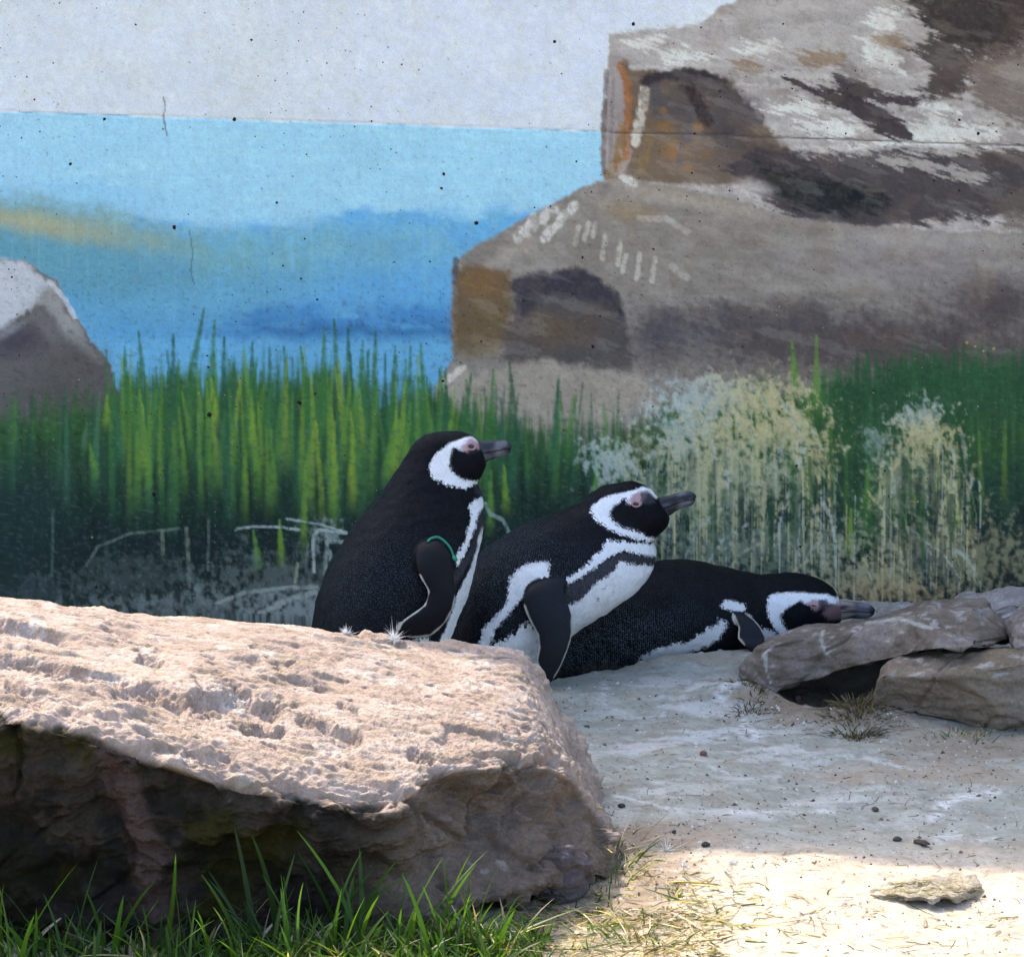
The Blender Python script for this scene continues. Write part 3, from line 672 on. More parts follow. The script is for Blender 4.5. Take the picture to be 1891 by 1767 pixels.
# ------------------------------------------------------------------ the big boulder in front
# columns: photo u; then (v, depth) of back foot, back top edge, top middle, front top edge, front middle, front foot
B = [
 (-420, ((1300, -.78), (1130, -.82), (1200, -1.05), (1270, -1.22), (1300, -1.27), (1500, -1.25), (1860, -1.30))),
 (-300, ((1300, -.66), (1085, -.80), (1180, -1.05), (1262, -1.24), (1300, -1.30), (1500, -1.275), (1870, -1.27))),
 (-120, ((1300, -.60), (1094, -.79), (1184, -1.04), (1268, -1.24), (1310, -1.30), (1500, -1.275), (1870, -1.27))),
 (0, ((1310, -.58), (1102, -.78), (1192, -1.03), (1282, -1.24), (1328, -1.30), (1520, -1.275), (1870, -1.27))),
 (200, ((1320, -.56), (1117, -.76), (1216, -1.02), (1330, -1.26), (1384, -1.31), (1560, -1.285), (1860, -1.28))),
 (400, ((1330, -.55), (1138, -.75), (1246, -1.00), (1390, -1.26), (1448, -1.31), (1600, -1.28), (1840, -1.28))),
 (600, ((1335, -.53), (1161, -.72), (1276, -.98), (1432, -1.24), (1490, -1.29), (1605, -1.265), (1800, -1.27))),
 (720, ((1340, -.51), (1174, -.70), (1288, -.96), (1436, -1.22), (1496, -1.275), (1605, -1.25), (1750, -1.26))),
 (800, ((1345, -.49), (1182, -.67), (1290, -.93), (1396, -1.14), (1440, -1.19), (1565, -1.185), (1720, -1.25))),
 (905, ((1345, -.46), (1189, -.62), (1286, -.88), (1380, -1.07), (1418, -1.11), (1540, -1.12), (1680, -1.19))),
 (965, ((1350, -.46), (1199, -.60), (1287, -.85), (1376, -1.02), (1412, -1.07), (1520, -1.09), (1660, -1.14))),
 (1008, ((1370, -.48), (1248, -.60), (1315, -.82), (1384, -.98), (1416, -1.03), (1515, -1.07), (1650, -1.12))),
 (1052, ((1420, -.52), (1345, -.62), (1385, -.82), (1420, -.95), (1445, -.99), (1525, -1.03), (1635, -1.08))),
 (1098, ((1480, -.60), (1435, -.67), (1462, -.82), (1485, -.92), (1500, -.96), (1548, -1.00), (1622, -1.04))),
 (1130, ((1540, -.70), (1505, -.74), (1520, -.82), (1535, -.88), (1545, -.91), (1572, -.94), (1614, -.98))),
 (1146, ((1560, -.85),) * 7)]
B = [(-440, ((1500, -1.1),) * 7)] + B
R = loft_rock(B, (36, 110, 100, 40, 90, 90, 16), 540, .6)
def near_line(u, v, pts, w):
    d = np.full(len(u), 1e9)
    for (ax, ay), (bx, by) in zip(pts[:-1], pts[1:]):
        ex, ey = bx - ax, by - ay
        h = np.clip(((u - ax) * ex + (v - ay) * ey) / (ex * ex + ey * ey), 0, 1)
        d = np.minimum(d, np.hypot(u - ax - ex * h, v - ay - ey * h))
    return d / w
def b_disp(P, N):
    a = math.radians(-11)
    xs = P[:, 0] * math.cos(a) - P[:, 2] * math.sin(a)
    zs = P[:, 0] * math.sin(a) + P[:, 2] * math.cos(a)
    Q = np.stack([xs, P[:, 1] + .25 * xs, zs], 1)
    Q = Q + np.stack([pn3(P * 14, 61), pn3(P * 14, 62), pn3(P * 14, 63)], 1) * .012
    top = sstep(.2, .6, N[:, 2]); fr = 1 - top
    uv = proj(P); u = uv[:, 0]; v = uv[:, 1]
    h = .008 * fb3(P * 5, 1, 2)
    bed = pn3(Q * np.array([5, 24, 30]), 5)                                      # bedding: small scarps along the stone
    h += .0045 * np.tanh((bed - .18) * 14) * sstep(-.25, .35, pn3(P * 6, 64)) * (.5 + .5 * top)
    fine = fb3(Q * np.array([50, 110, 130]), 6, 4, .72)
    vv_ = np.interp(u, [-440, 0, 400, 800, 1000], [1200, 1210, 1270, 1330, 1360])
    h += .0023 * fine * (.45 + .55 * sstep(-60, 30, v - vv_))
    h += .0022 * np.tanh(5 * pn3(Q * np.array([16, 75, 95]), 70)) * sstep(-.2, .3, pn3(P * 9, 72))
    pit = np.clip(pn3(Q * np.array([22, 70, 90]), 7) + .25 * fine - .40, 0, 1)
    h -= .020 * pit * (.5 + .5 * top)
    pit2 = np.clip(pn3(Q * np.array([80, 190, 220]), 9) - .22, 0, 1)
    h -= .0045 * pit2
    w_ = .5 * fine + pn3(P * 30, 65)
    for pts, w, dp in (([(-40, 1215), (60, 1222), (120, 1240), (200, 1262), (260, 1276), (330, 1305)], 16, .010), ([(370, 1296), (430, 1290), (500, 1312)], 22, .014), ([(455, 1345), (520, 1348)], 12, .008), ([(265, 1210), (292, 1222)], 10, .010),
                       ([(0, 1150), (60, 1158), (115, 1175)], 8, .006), ([(560, 1330), (610, 1352), (660, 1368)], 13, .007), ([(630, 1300), (660, 1312)], 8, .006), ([(760, 1390), (800, 1396)], 9, .008), ([(880, 1390), (960, 1392)], 7, .007), ([(350, 1385), (420, 1400)], 10, .006), ([(20, 1270), (80, 1290)], 10, .006)):
        h -= 1.5 * dp * sstep(1.3, .3, near_line(u, v, pts, w) + .5 * w_)
    stp = pn3(P * np.array([9, 8, 11]), 12) + .3 * pn3(P * 30, 13)
    h += fr * .024 * np.tanh(stp * 9) * .5 + fr * .010 * np.tanh(6 * pn3(P * np.array([30, 20, 38]), 66)) * .5 + fr * .004 * fb3(P * 60, 67, 3, .6)                                      # broken steps in the front face
    vf = np.interp(u, [-440, 0, 200, 400, 600, 720, 775, 800, 905, 965, 1008, 1052, 1098, 1130], [1296, 1322, 1378, 1442, 1484, 1490, 1480, 1432, 1412, 1406, 1412, 1440, 1496, 1545])
    cell = np.floor(fb3(P * np.array([7, 7, 9]), 73, 2) * 4) / 4 + .5 * np.floor(pn3(P * np.array([16, 14, 22]), 74) * 4) / 4
    h += fr * .016 * cell
    eg = np.exp(-((v - vf) / 26) ** 2)
    h += eg * (.010 * np.tanh(5 * pn3(P * np.array([22, 30, 30]), 68)) + .006 * pn3(P * 55, 69) - .004)
    cr = 1 - sstep(.0, .05, np.abs(pn3(P * np.array([8, 8, 10]), 15)))
    h -= fr * .008 * cr
    h += fr * .004 * pn3(P * np.array([44, 20, 12]), 14)
    return h
def b_col(P, N, h):
    n1 = fb3(P * 9, 21, 3); n2 = fb3(P * 34, 22, 3); n3 = fb3(P * np.array([20, 50, 70]), 23, 2)
    c = np.array([.46, .345, .275])[None] * (1 + .13 * n1 + .13 * n2)[:, None]
    g = sstep(.0, .5, n3 + .4 * n2)[:, None]; c = c * (1 - .45 * g) + np.array([.31, .26, .185])[None] * .45 * g
    Qs = P @ np.array([[.98, 0, -.19], [0, 1, 0], [.19, 0, .98]]); b1 = fb3(Qs * np.array([6, 34, 46]), 75, 3)
    bb = sstep(.05, .5, b1 + .3 * n2)[:, None]; c = c * (1 - .5 * bb) + np.array([.27, .20, .135])[None] * .5 * bb
    bp_ = sstep(.05, .5, -b1 + .3 * n1)[:, None]; c = c * (1 - .35 * bp_) + np.array([.56, .45, .39])[None] * .35 * bp_
    pl = sstep(.30, .6, n2 + .5 * n1)[:, None]; c = c * (1 - .4 * pl) + np.array([.50, .43, .38])[None] * .4 * pl
    uv = proj(P); u, v = uv[:, 0], uv[:, 1]
    # mossy brown front; the face's shade is darkened into its colour too
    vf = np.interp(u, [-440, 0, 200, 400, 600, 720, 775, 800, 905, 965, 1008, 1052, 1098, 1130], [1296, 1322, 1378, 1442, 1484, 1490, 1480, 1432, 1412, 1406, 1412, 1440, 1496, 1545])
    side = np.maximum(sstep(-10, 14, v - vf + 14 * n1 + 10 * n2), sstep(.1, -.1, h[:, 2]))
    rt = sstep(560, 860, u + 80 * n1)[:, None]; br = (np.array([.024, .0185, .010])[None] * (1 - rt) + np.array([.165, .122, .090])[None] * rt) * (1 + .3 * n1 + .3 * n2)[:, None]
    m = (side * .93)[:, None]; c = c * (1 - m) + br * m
    left = sstep(820, 520, u + 90 * n1)
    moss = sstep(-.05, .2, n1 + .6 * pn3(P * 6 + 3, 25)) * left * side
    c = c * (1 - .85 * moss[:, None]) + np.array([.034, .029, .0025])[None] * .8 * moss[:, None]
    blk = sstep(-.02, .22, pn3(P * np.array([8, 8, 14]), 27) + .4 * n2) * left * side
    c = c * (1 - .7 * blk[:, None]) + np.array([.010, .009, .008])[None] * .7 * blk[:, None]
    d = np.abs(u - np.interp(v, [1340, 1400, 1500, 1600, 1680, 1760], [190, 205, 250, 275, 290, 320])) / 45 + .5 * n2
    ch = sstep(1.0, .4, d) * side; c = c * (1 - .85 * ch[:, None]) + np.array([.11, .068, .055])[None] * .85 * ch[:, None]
    gu = sstep(.38, .6, pn3(P * 22, 29) + .5 * pn3(P * 60, 30)) * sstep(.5, .8, h[:, 2])
    c = c * (1 - .35 * gu[:, None]) + np.array([.70, .66, .60])[None] * .35 * gu[:, None]
    return c
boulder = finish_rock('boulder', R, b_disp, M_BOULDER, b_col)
tag(boulder, 'large flat-topped pinkish boulder, sunlit on top, with grass at its dark mossy front', 'boulder')

def simple_rock(name, st, label, c0, c1, amp=.005, counts=(44, 56, 56, 40), nu=170, seed=0, layer=.003, cat='rock', mat=None, streaks=(), cuts=26):
    R = loft_rock(st, counts, nu, .92)
    rc = np.random.default_rng(seed + 900)                                     # split along flat fracture planes
    lo_, hi_ = R.reshape(-1, 3).min(0), R.reshape(-1, 3).max(0); ce, ha = (lo_ + hi_) / 2, (hi_ - lo_) / 2
    Z = (R - ce) / ha
    for _ in range(cuts):
        n_ = rc.normal(size=3) * np.array([.8, 1, 1]); n_ /= np.linalg.norm(n_)
        dd = Z @ n_; lim = dd.max() * rc.uniform(.80, .95)
        Z = Z - np.maximum(dd - lim, 0)[..., None] * n_
    a_, b_ = Z.reshape(-1, 3).min(0), Z.reshape(-1, 3).max(0); Z = (Z - a_) / (b_ - a_) * 2 - 1
    R = Z * ha + ce
    def disp(P, N):
        h = amp * fb3(P * 11, 40 + seed, 3) + layer * fb3(P * np.array([14, 30, 55]), 42 + seed, 3) + .0012 * fb3(P * 90, 44 + seed, 3)
        h += amp * 1.1 * np.tanh(9 * (pn3(P * np.array([9, 9, 16]), 46 + seed) + .15 * pn3(P * 40, 47 + seed))) * .5 + .0016 * np.tanh(6 * pn3(P * np.array([22, 40, 70]), 48 + seed))
        h -= .004 * (1 - sstep(0, .06, np.abs(pn3(P * 10, 49 + seed))))
        return h
    def colr(P, N, h):
        n1 = fb3(P * 12, 50 + seed, 3); n2 = fb3(P * 45, 52 + seed, 3)
        c = np.array(c0)[None] * (1 + .22 * n1 + .2 * n2)[:, None]
        m = sstep(-.1, .4, n1 + .3 * n2)[:, None]; c = c * (1 - m * .6) + np.array(c1)[None] * m * .6
        g = (sstep(.25, .55, n2 + .3 * pn3(P * 18, 55 + seed)) * sstep(.35, .8, N[:, 2]))[:, None]
        c = c * (1 - .32 * g) + np.array([.62, .61, .6])[None] * .32 * g
        uv = proj(P)
        for pts in streaks:
            m = sstep(1.4, .4, near_line(uv[:, 0], uv[:, 1], pts, 3.2) + .9 * n2)[:, None]; c = c * (1 - .5 * m) + np.array([.6, .58, .5])[None] * .5 * m
        return c
    o = finish_rock(name, R, disp, mat or M_ROCK, colr)
    return tag(o, label, cat)
# profile: back top, front top, front foot, back foot
simple_rock('stone_slab', [
 (1360, ((1245, -.03),) * 4),
 (1374, ((1217, .06), (1226, -.06), (1268, -.07), (1258, .05))),
 (1420, ((1189, .09), (1204, -.09), (1280, -.10), (1262, .06))),
 (1500, ((1164, .12), (1186, -.09), (1256, -.10), (1232, .10))),
 (1560, ((1156, .14), (1176, -.09), (1238, -.11), (1218, .12))),
 (1630, ((1146, .27), (1166, -.11), (1222, -.15), (1198, .16))),
 (1700, ((1126, .28), (1150, -.17), (1208, -.22), (1185, .10))),
 (1780, ((1117, .24), (1148, -.22), (1203, -.27), (1188, .02))),
 (1836, ((1122, .14), (1152, -.24), (1203, -.28), (1188, -.02))),
 (1858, ((1145, .02), (1164, -.22), (1195, -.25), (1185, -.05))),
 (1865, ((1175, -.12),) * 4)], 'long tilted brown slab propped over a dark hollow, penguin bill resting on it', (.165, .13, .10), (.25, .215, .185), .004, seed=1, streaks=([(1426, 1194), (1412, 1206), (1416, 1240), (1424, 1262)], [(1520, 1166), (1516, 1180), (1524, 1205), (1532, 1212)], [(1600, 1150), (1660, 1142), (1720, 1160)]))
simple_rock('stone_block', [
 (1612, ((1285, -.20),) * 4),
 (1624, ((1248, -.13), (1258, -.26), (1312, -.27), (1280, -.13))),
 (1650, ((1220, -.10), (1232, -.28), (1326, -.29), (1280, -.10))),
 (1700, ((1207, -.09), (1216, -.29), (1340, -.31), (1278, -.09))),
 (1790, ((1204, -.09), (1213, -.30), (1356, -.32), (1275, -.09))),
 (1891, ((1201, -.09), (1212, -.30), (1352, -.32), (1272, -.09))),
 (1985, ((1206, -.10), (1218, -.28), (1345, -.30), (1275, -.10))),
 (2010, ((1270, -.2),) * 4)], 'squarish brown block supporting the right end of the tilted slab', (.215, .165, .12), (.145, .115, .068), .004, seed=5)
simple_rock('stone', [
 (1585, ((1180, .34),) * 4),
 (1620, ((1128, .40), (1150, .30), (1230, .29), (1230, .40))),
 (1700, ((1113, .40), (1130, .29), (1240, .28), (1240, .40))),
 (1790, ((1094, .385), (1114, .26), (1240, .25), (1240, .385))),
 (1880, ((1080, .37), (1106, .22), (1240, .21), (1240, .37))),
 (1960, ((1084, .35), (1108, .20), (1240, .2), (1240, .35))),
 (1985, ((1170, .28),) * 4)], 'low pale brown rock lying along the wall behind the tilted slab', (.29, .245, .215), (.35, .30, .275), .006, seed=9, nu=90)
simple_rock('stone', [
 (1858, ((1170, -.14),) * 4),
 (1868, ((1135, -.05), (1150, -.20), (1195, -.21), (1190, -.05))),
 (1895, ((1120, -.02), (1136, -.24), (1206, -.26), (1198, -.02))),
 (1950, ((1124, -.02), (1138, -.24), (1208, -.26), (1200, -.02))),
 (1990, ((1160, -.14),) * 4)], 'rounded brown stone on top of the squarish block, past the slab end', (.2, .165, .145), (.27, .23, .2), .004, seed=13, nu=60)
simple_rock('stone', [
 (960, ((1618, -1.10),) * 4),
 (978, ((1585, -1.05), (1596, -1.11), (1650, -1.125), (1640, -1.05))),
 (1015, ((1556, -1.03), (1572, -1.10), (1662, -1.125), (1645, -1.03))),
 (1060, ((1552, -1.04), (1572, -1.11), (1652, -1.11), (1640, -1.04))),
 (1090, ((1574, -1.05), (1590, -1.10), (1640, -1.09), (1630, -1.05))),
 (1102, ((1615, -1.08),) * 4)], 'small dark purplish stone wedged at the foot of the big boulder', (.075, .058, .055), (.12, .095, .09), .006, seed=17, nu=100, cuts=34)

# ================================================================== PENGUINS
def remesh(V, Fs, voxel):
    me = mesh_from('tmp', V, Fs)
    o = bpy.data.objects.new('tmp', me); col.objects.link(o)
    md = o.modifiers.new('r', 'REMESH'); md.mode = 'VOXEL'; md.voxel_size = voxel; md.adaptivity = 0
    dg = bpy.context.evaluated_depsgraph_get()
    ev = o.evaluated_get(dg); m2 = ev.to_mesh()
    v = np.empty(len(m2.vertices) * 3, np.float32); m2.vertices.foreach_get('co', v)
    e = np.empty(len(m2.edges) * 2, np.int32); m2.edges.foreach_get('vertices', e)
    lt = np.empty(len(m2.polygons), np.int32); m2.polygons.foreach_get('loop_total', lt)
    lv = np.empty(len(m2.loops), np.int32); m2.loops.foreach_get('vertex_index', lv)
    quads = lv.reshape(-1, 4) if (lt == 4).all() else None
    if quads is None:
        ls = np.concatenate([[0], np.cumsum(lt)[:-1]])
        quads = np.array([lv[a:a + 4] if n == 4 else np.append(lv[a:a + 3], lv[a + 2]) for a, n in zip(ls, lt)])
    ev.to_mesh_clear(); bpy.data.objects.remove(o); bpy.data.meshes.remove(me)
    return v.reshape(-1, 3).astype(float), e.reshape(-1, 2), quads
def relax(V, E, it, w=None, lam=.5):
    n = len(V); deg = np.bincount(E.ravel(), minlength=n).astype(float)[:, None]
    for _ in range(it):
        s = np.zeros_like(V)
        for k in range(3):
            s[:, k] = np.bincount(E[:, 0], V[E[:, 1], k], n) + np.bincount(E[:, 1], V[E[:, 0], k], n)
        d = (s / np.maximum(deg, 1) - V) * lam
        V = V + (d if w is None else d * w[:, None])
    return V
def ring_loft(rings):
    nu, nv, _ = rings.shape
    V = np.concatenate([rings.reshape(-1, 3), [rings[0].mean(0)], [rings[-1].mean(0)]])
    F = grid_faces(nu, nv, True)
    a = np.arange(nv); b = (a + 1) % nv
    c0 = np.stack([a, b, np.full(nv, nu * nv), np.full(nv, nu * nv)], 1)
    c1 = np.stack([(nu - 1) * nv + b, (nu - 1) * nv + a, np.full(nv, nu * nv + 1), np.full(nv, nu * nv + 1)], 1)
    T = np.concatenate([F[:, [0, 1, 2]], F[:, [0, 2, 3]], c0[:, :3], c1[:, :3]])
    return V, T
def sect_loft(secs, Y, nu, nv, p=1.0):
    """secs: (back px, front px, half width[, depth]) -> rings"""
    A = []
    for s in secs:
        yy = s[3] if len(s) > 3 else Y
        b, f = px(*s[0], yy), px(*s[1], yy)
        A.append([b, f, np.array([s[2], 0, 0])])
    A = np.array(A)
    t = np.linspace(0, len(A) - 1, nu)
    A = crom(A, t)
    th = np.arange(nv) * 2 * math.pi / nv
    c, s = np.cos(th), np.sin(th)
    c = np.sign(c) * np.abs(c) ** p; s_ = np.sign(s) * np.abs(s) ** p
    C = (A[:, 0] + A[:, 1]) / 2; H = (A[:, 1] - A[:, 0]) / 2
    R = C[:, None] + H[:, None] * c[None, :, None]
    R[:, :, 1] += np.abs(A[:, 2, 0])[:, None] * s_[None]
    return R, C, A[:, 2, 0]

BLACK = np.array([.0042, .0044, .0058]); WHITE = np.array([.82, .82, .82]); DARK = np.array([.05, .048, .055]); SLATE = np.array([.013, .0145, .0185]); PINK = np.array([.42, .25, .25]); BILL = np.array([.035, .037, .045]); EDGE = np.array([.55, .50, .42])

def penguin(name, label, Y, body, bill, flip, paint, eye, loc_uv, tipc, seed, sheen_c, voxel=.0017, bill_pink=0):
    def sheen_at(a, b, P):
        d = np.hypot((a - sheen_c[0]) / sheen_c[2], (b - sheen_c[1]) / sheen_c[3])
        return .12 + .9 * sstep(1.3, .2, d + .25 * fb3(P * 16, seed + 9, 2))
    R, Cn, Wd = sect_loft(body, Y, 150, 72)
    pcs = [ring_loft(R)]
    Rb, _, _ = sect_loft(bill, Y, 40, 28, .9)
    pb = ring_loft(Rb); pcs.append(pb)
    Rf, _, _ = sect_loft(flip, Y, 60, 36, 1.0)
    pf = ring_loft(Rf); pcs.append(pf)
    Vm = pf[0].copy(); Vm[:, 1] = 2 * Y - Vm[:, 1]
    pcs.append((Vm, pf[1][:, ::-1]))
    VV, FF, o = [], [], 0
    for v, f in pcs: VV.append(v); FF.append(f + o); o += len(v)
    V, E, Q = remesh(np.concatenate(VV), np.concatenate(FF), voxel)
    tree_f = BVHTree.FromPolygons([Vector(v) for v in pf[0]], [tuple(t) for t in pf[1]])
    tree_b = BVHTree.FromPolygons([Vector(v) for v in pb[0]], [tuple(t) for t in pb[1]])
    Mi = V.copy(); Mi[:, 1] = Y - np.abs(V[:, 1] - Y)            # both sides carry the same pattern
    fl = np.zeros(len(V)); bl = np.zeros(len(V))
    lo, hi = pf[0].min(0) - .006, pf[0].max(0) + .006
    for i in np.where(((Mi > lo) & (Mi < hi)).all(1))[0]:
        h = tree_f.find_nearest(Vector(Mi[i]), .008)
        if h[0] is not None: fl[i] = sstep(.0045, .0015, h[3])
    lo, hi = pb[0].min(0) - .006, pb[0].max(0) + .006
    for i in np.where(((V > lo) & (V < hi)).all(1))[0]:
        h = tree_b.find_nearest(Vector(V[i]), .008)
        if h[0] is not None: bl[i] = sstep(.0035, .0012, h[3])
    V = relax(V, E, 6, 1 - .75 * np.maximum(fl, bl), .5)
    Mi = V.copy(); Mi[:, 1] = Y - np.abs(V[:, 1] - Y)
    uv = proj(Mi); u, v = uv[:, 0], uv[:, 1]
    # soft body feathers: slight irregular swelling
    me0 = mesh_from('n', V, Q); nn = np.empty(len(V) * 3, np.float32); me0.vertices.foreach_get('normal', nn); N = nn.reshape(-1, 3).astype(float); bpy.data.meshes.remove(me0)
    soft = (1 - np.maximum(fl, bl))
    V = V + N * (soft * (.0022 * fb3(V * 22, seed, 2) + .0009 * pn3(V * 75, seed + 2)))[:, None]
    # plumage
    C = np.tile(BLACK, (len(V), 1)); rough = np.full(len(V), .55)
    jit = 2.0 * fb3(V * 420, seed + 5, 2) + 1.6 * pn3(V * 110, seed + 6)
    def lay(poly, c, amt=1.0, edge=2.0, j=1.0, mott=0):
        nonlocal C
        d = poly_sd(u, v, poly) + jit * j
        if mott: d = d + mott * fb3(V * 120, seed + 8, 2)
        m = (amt * sstep(edge, -edge, d) * (1 - bl))[:, None]
        C = C * (1 - m) + np.asarray(c)[None] * m
    paint(lay)
    # flipper: slate, pale along both edges
    ff = (fl > .25) * np.ones(len(V))
    pl = np.array([s[0] for s in flip[1:-1]] + [s[1] for s in flip[1:-1]][::-1])
    de = poly_sd(u, v, pl)
    near_edge = sstep(-4.2, -1.2, de + 1.2 * pn3(V * 90, seed)) * fl
    C = C * (1 - fl[:, None]) + (SLATE[None] if name_slate[seed] else BLACK[None] * 1.5) * fl[:, None]
    vb = np.array([s[0] for s in flip[-7:-1]]); vf = np.array([s[1] for s in flip[-6:-1]])
    def dpl(pts):
        d = np.full(len(u), 1e9)
        for (ax, ay), (bx, by) in zip(pts[:-1], pts[1:]):
            ex, ey = bx - ax, by - ay; h = np.clip(((u - ax) * ex + (v - ay) * ey) / (ex * ex + ey * ey + 1e-9), 0, 1)
            d = np.minimum(d, np.hypot(u - ax - ex * h, v - ay - ey * h))
        return d
    eb = sstep(4.6, 2.4, dpl(vb) + 1.3 * pn3(V * 100, seed + 1)) * (fl > .05)
    ef = sstep(3.0, 1.4, dpl(vf) + 1.0 * pn3(V * 100, seed + 1)) * (fl > .05) * .7
    em = np.maximum(eb, ef)[:, None]
    C = C * (1 - em) + EDGE[None] * em
    # bill: horn-dark, paler worn bands, a highlight painted near the tip, the mouth line
    bs = np.array([s[0] for s in bill]); bf = np.array([s[1] for s in bill])
    mouth = bs * .38 + bf * .62
    dm = dpl(mouth); band = pn3(V * np.array([60, 60, 130]), seed + 3)
    bc = BILL[None] * (1 + .5 * band)[:, None]
    lightb = (sstep(.0, .5, band) * .35 + .0)[:, None]; bc = bc * (1 - lightb) + np.array([.16, .16, .175])[None] * lightb
    if bill_pink:
        k = (bill_pink * sstep(bs[-1][0] - 18, bs[1][0] + 6, u) * sstep(-.5, .3, pn3(V * np.array([40, 60, 220]), 77)))[:, None]
        bc = bc * (1 - k) + np.array([.36, .28, .24])[None] * k
    bx0, bx1 = bs[1][0], bs[-1][0]; q_ = (u - bx0) / (bx1 - bx0)
    pb_ = (.55 * sstep(.42, .6, q_) * sstep(.92, .78, q_) * sstep(-.4, .3, band + .2))[:, None]; bc = bc * (1 - pb_) + np.array([.20, .20, .215])[None] * pb_
    bc = bc * (1 - .8 * sstep(2.0, .6, dm))[:, None]
    C = C * (1 - bl[:, None]) + bc * bl[:, None]
    V = V - N * (bl * .0009 * sstep(3.2, .6, dm))[:, None]
    rough = rough * (1 - bl) + .26 * bl; rough = rough * (1 - fl) + .5 * fl
    root = empty(name, tuple(np.append(px(*loc_uv, Y)[:2], 0)))
    root.location.z = float(ground_z(root.location.x, Y))
    tag(root, label, 'penguin')
    base = np.array(root.location)
    me = mesh_from('body', V - base, Q); smooth(me); set_col(me, C); set_val(me, rough, 'rough')
    bo = obj('body', me, M_PENGUIN, root)
    # the overlapping contour feathers
    r = np.random.default_rng(seed + 50)
    # laid in staggered rows like shingles, nape to tail
    arc = np.concatenate([[0], np.cumsum(np.linalg.norm(np.diff(Cn, axis=0), axis=1))])
    tree = BVHTree.FromPolygons([Vector(q_) for q_ in V], [tuple(q_) for q_ in Q])
    pts, sN = [], []
    a_, row = .002, 0
    while a_ < arc[-1] - .002:
        f_ = np.interp(a_, arc, np.arange(len(arc))); k0 = int(min(f_, len(arc) - 2)); fr_ = f_ - k0
        ring = R[k0] * (1 - fr_) + R[k0 + 1] * fr_
        ring = np.concatenate([ring, ring[:1]]); rl = np.concatenate([[0], np.cumsum(np.linalg.norm(np.diff(ring, axis=0), axis=1))])
        ln = np.interp(f_ / len(arc), [0, .12, .3, .5, 1], [.0024, .0028, .0044, .0058, .0064])
        m_ = max(6, int(rl[-1] / (ln * .62)))
        q_ = (np.arange(m_) + .5 * (row % 2) + r.normal(0, .10, m_)) / m_ % 1 * rl[-1]
        pp = np.stack([np.interp(q_, rl, ring[:, kk]) for kk in range(3)], 1)
        pts.append(pp); sN.append(np.full(m_, f_ / len(arc))); a_ += ln * .52; row += 1
    pts = np.concatenate(pts); sN = np.concatenate(sN)
    quad = Q
    near = [tree.find_nearest(Vector(q_), .012) for q_ in pts]
    ok = np.array([h_[0] is not None for h_ in near])
    sN = sN[ok]; near = [h_ for h_ in near if h_[0] is not None]
    p = np.array([h_[0] for h_ in near]); n_ = np.array([h_[1] for h_ in near]); pick = quad[np.array([h_[2] for h_ in near]), 0]
    keep = (fl[pick] < .05) & (bl[pick] < .02)
    p, n_, pick, sN = p[keep], n_[keep], pick[keep], sN[keep]
    tang = np.gradient(Cn, axis=0); tang /= np.linalg.norm(tang, axis=1)[:, None]
    idx = np.clip((sN * len(Cn)).astype(int), 0, len(Cn) - 1)
    t = tang[idx] + .07 * r.normal(size=p.shape); t -= (t * n_).sum(1)[:, None] * n_; t /= np.linalg.norm(t, axis=1)[:, None] + 1e-9
    b = np.cross(n_, t)
    L = np.interp(sN, [0, .12, .3, .5, 1], [.0024, .0028, .0044, .0058, .0064]) * r.uniform(.85, 1.15, len(p))
    W = L * .42
    lift = L * r.uniform(.03, .14, len(p))
    v0 = p - n_ * .0003; v1 = p + t * (L * .6)[:, None] + b * W[:, None] + n_ * (lift * .35)[:, None]
    v2 = p + t * L[:, None] + n_ * lift[:, None]; v3 = p + t * (L * .6)[:, None] - b * W[:, None] + n_ * (lift * .35)[:, None]
    v4 = p + t * (L * .6)[:, None] + n_ * (lift * .8)[:, None]
    FV = np.stack([v0, v1, v2, v3, v4], 1).reshape(-1, 3)
    o5 = np.arange(len(p)) * 5
    FT = np.concatenate([np.stack([o5 + a_, o5 + b_, o5 + 4], 1) for a_, b_ in ((0, 1), (1, 2), (2, 3), (3, 0))])
    me = mesh_from('feathers', FV - base, FT); smooth(me)
    dark = (C[pick].mean(1) < .08)[:, None]
    fc = C[pick] * np.where(dark, r.uniform(.75, 1.3, (len(p), 1)), r.uniform(.93, 1.05, (len(p), 1))) + dark * np.array([.002, .0024, .0034]) * r.uniform(0, 1.6, (len(p), 1))
    fcv = np.repeat(fc, 5, 0).reshape(-1, 5, 3); dk = dark[:, :1]; tip_ = dk * np.interp(sN, [0, .3, .5, .9], [.05, .15, 1, 1.2])[:, None] * sheen_at(u[pick], v[pick], V[pick])[:, None] * r.uniform(.5, 1.4, (len(p), 1)); fcv[:, 2] = fcv[:, 2] + tip_ * tipc * np.array([.75, .95, 1.1]); fcv[:, 0] *= (1 - .3 * dk)  # pale bluish tips paint the flank sheen into the feather colour
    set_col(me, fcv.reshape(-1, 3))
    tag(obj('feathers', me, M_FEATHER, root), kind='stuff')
    # eyes
    tree = BVHTree.FromPolygons([Vector(q_) for q_ in V], [tuple(q_) for q_ in Q])
    hit, nrm, _, _ = tree.ray_cast(Vector(CAM), ray_dir(*eye[0]))
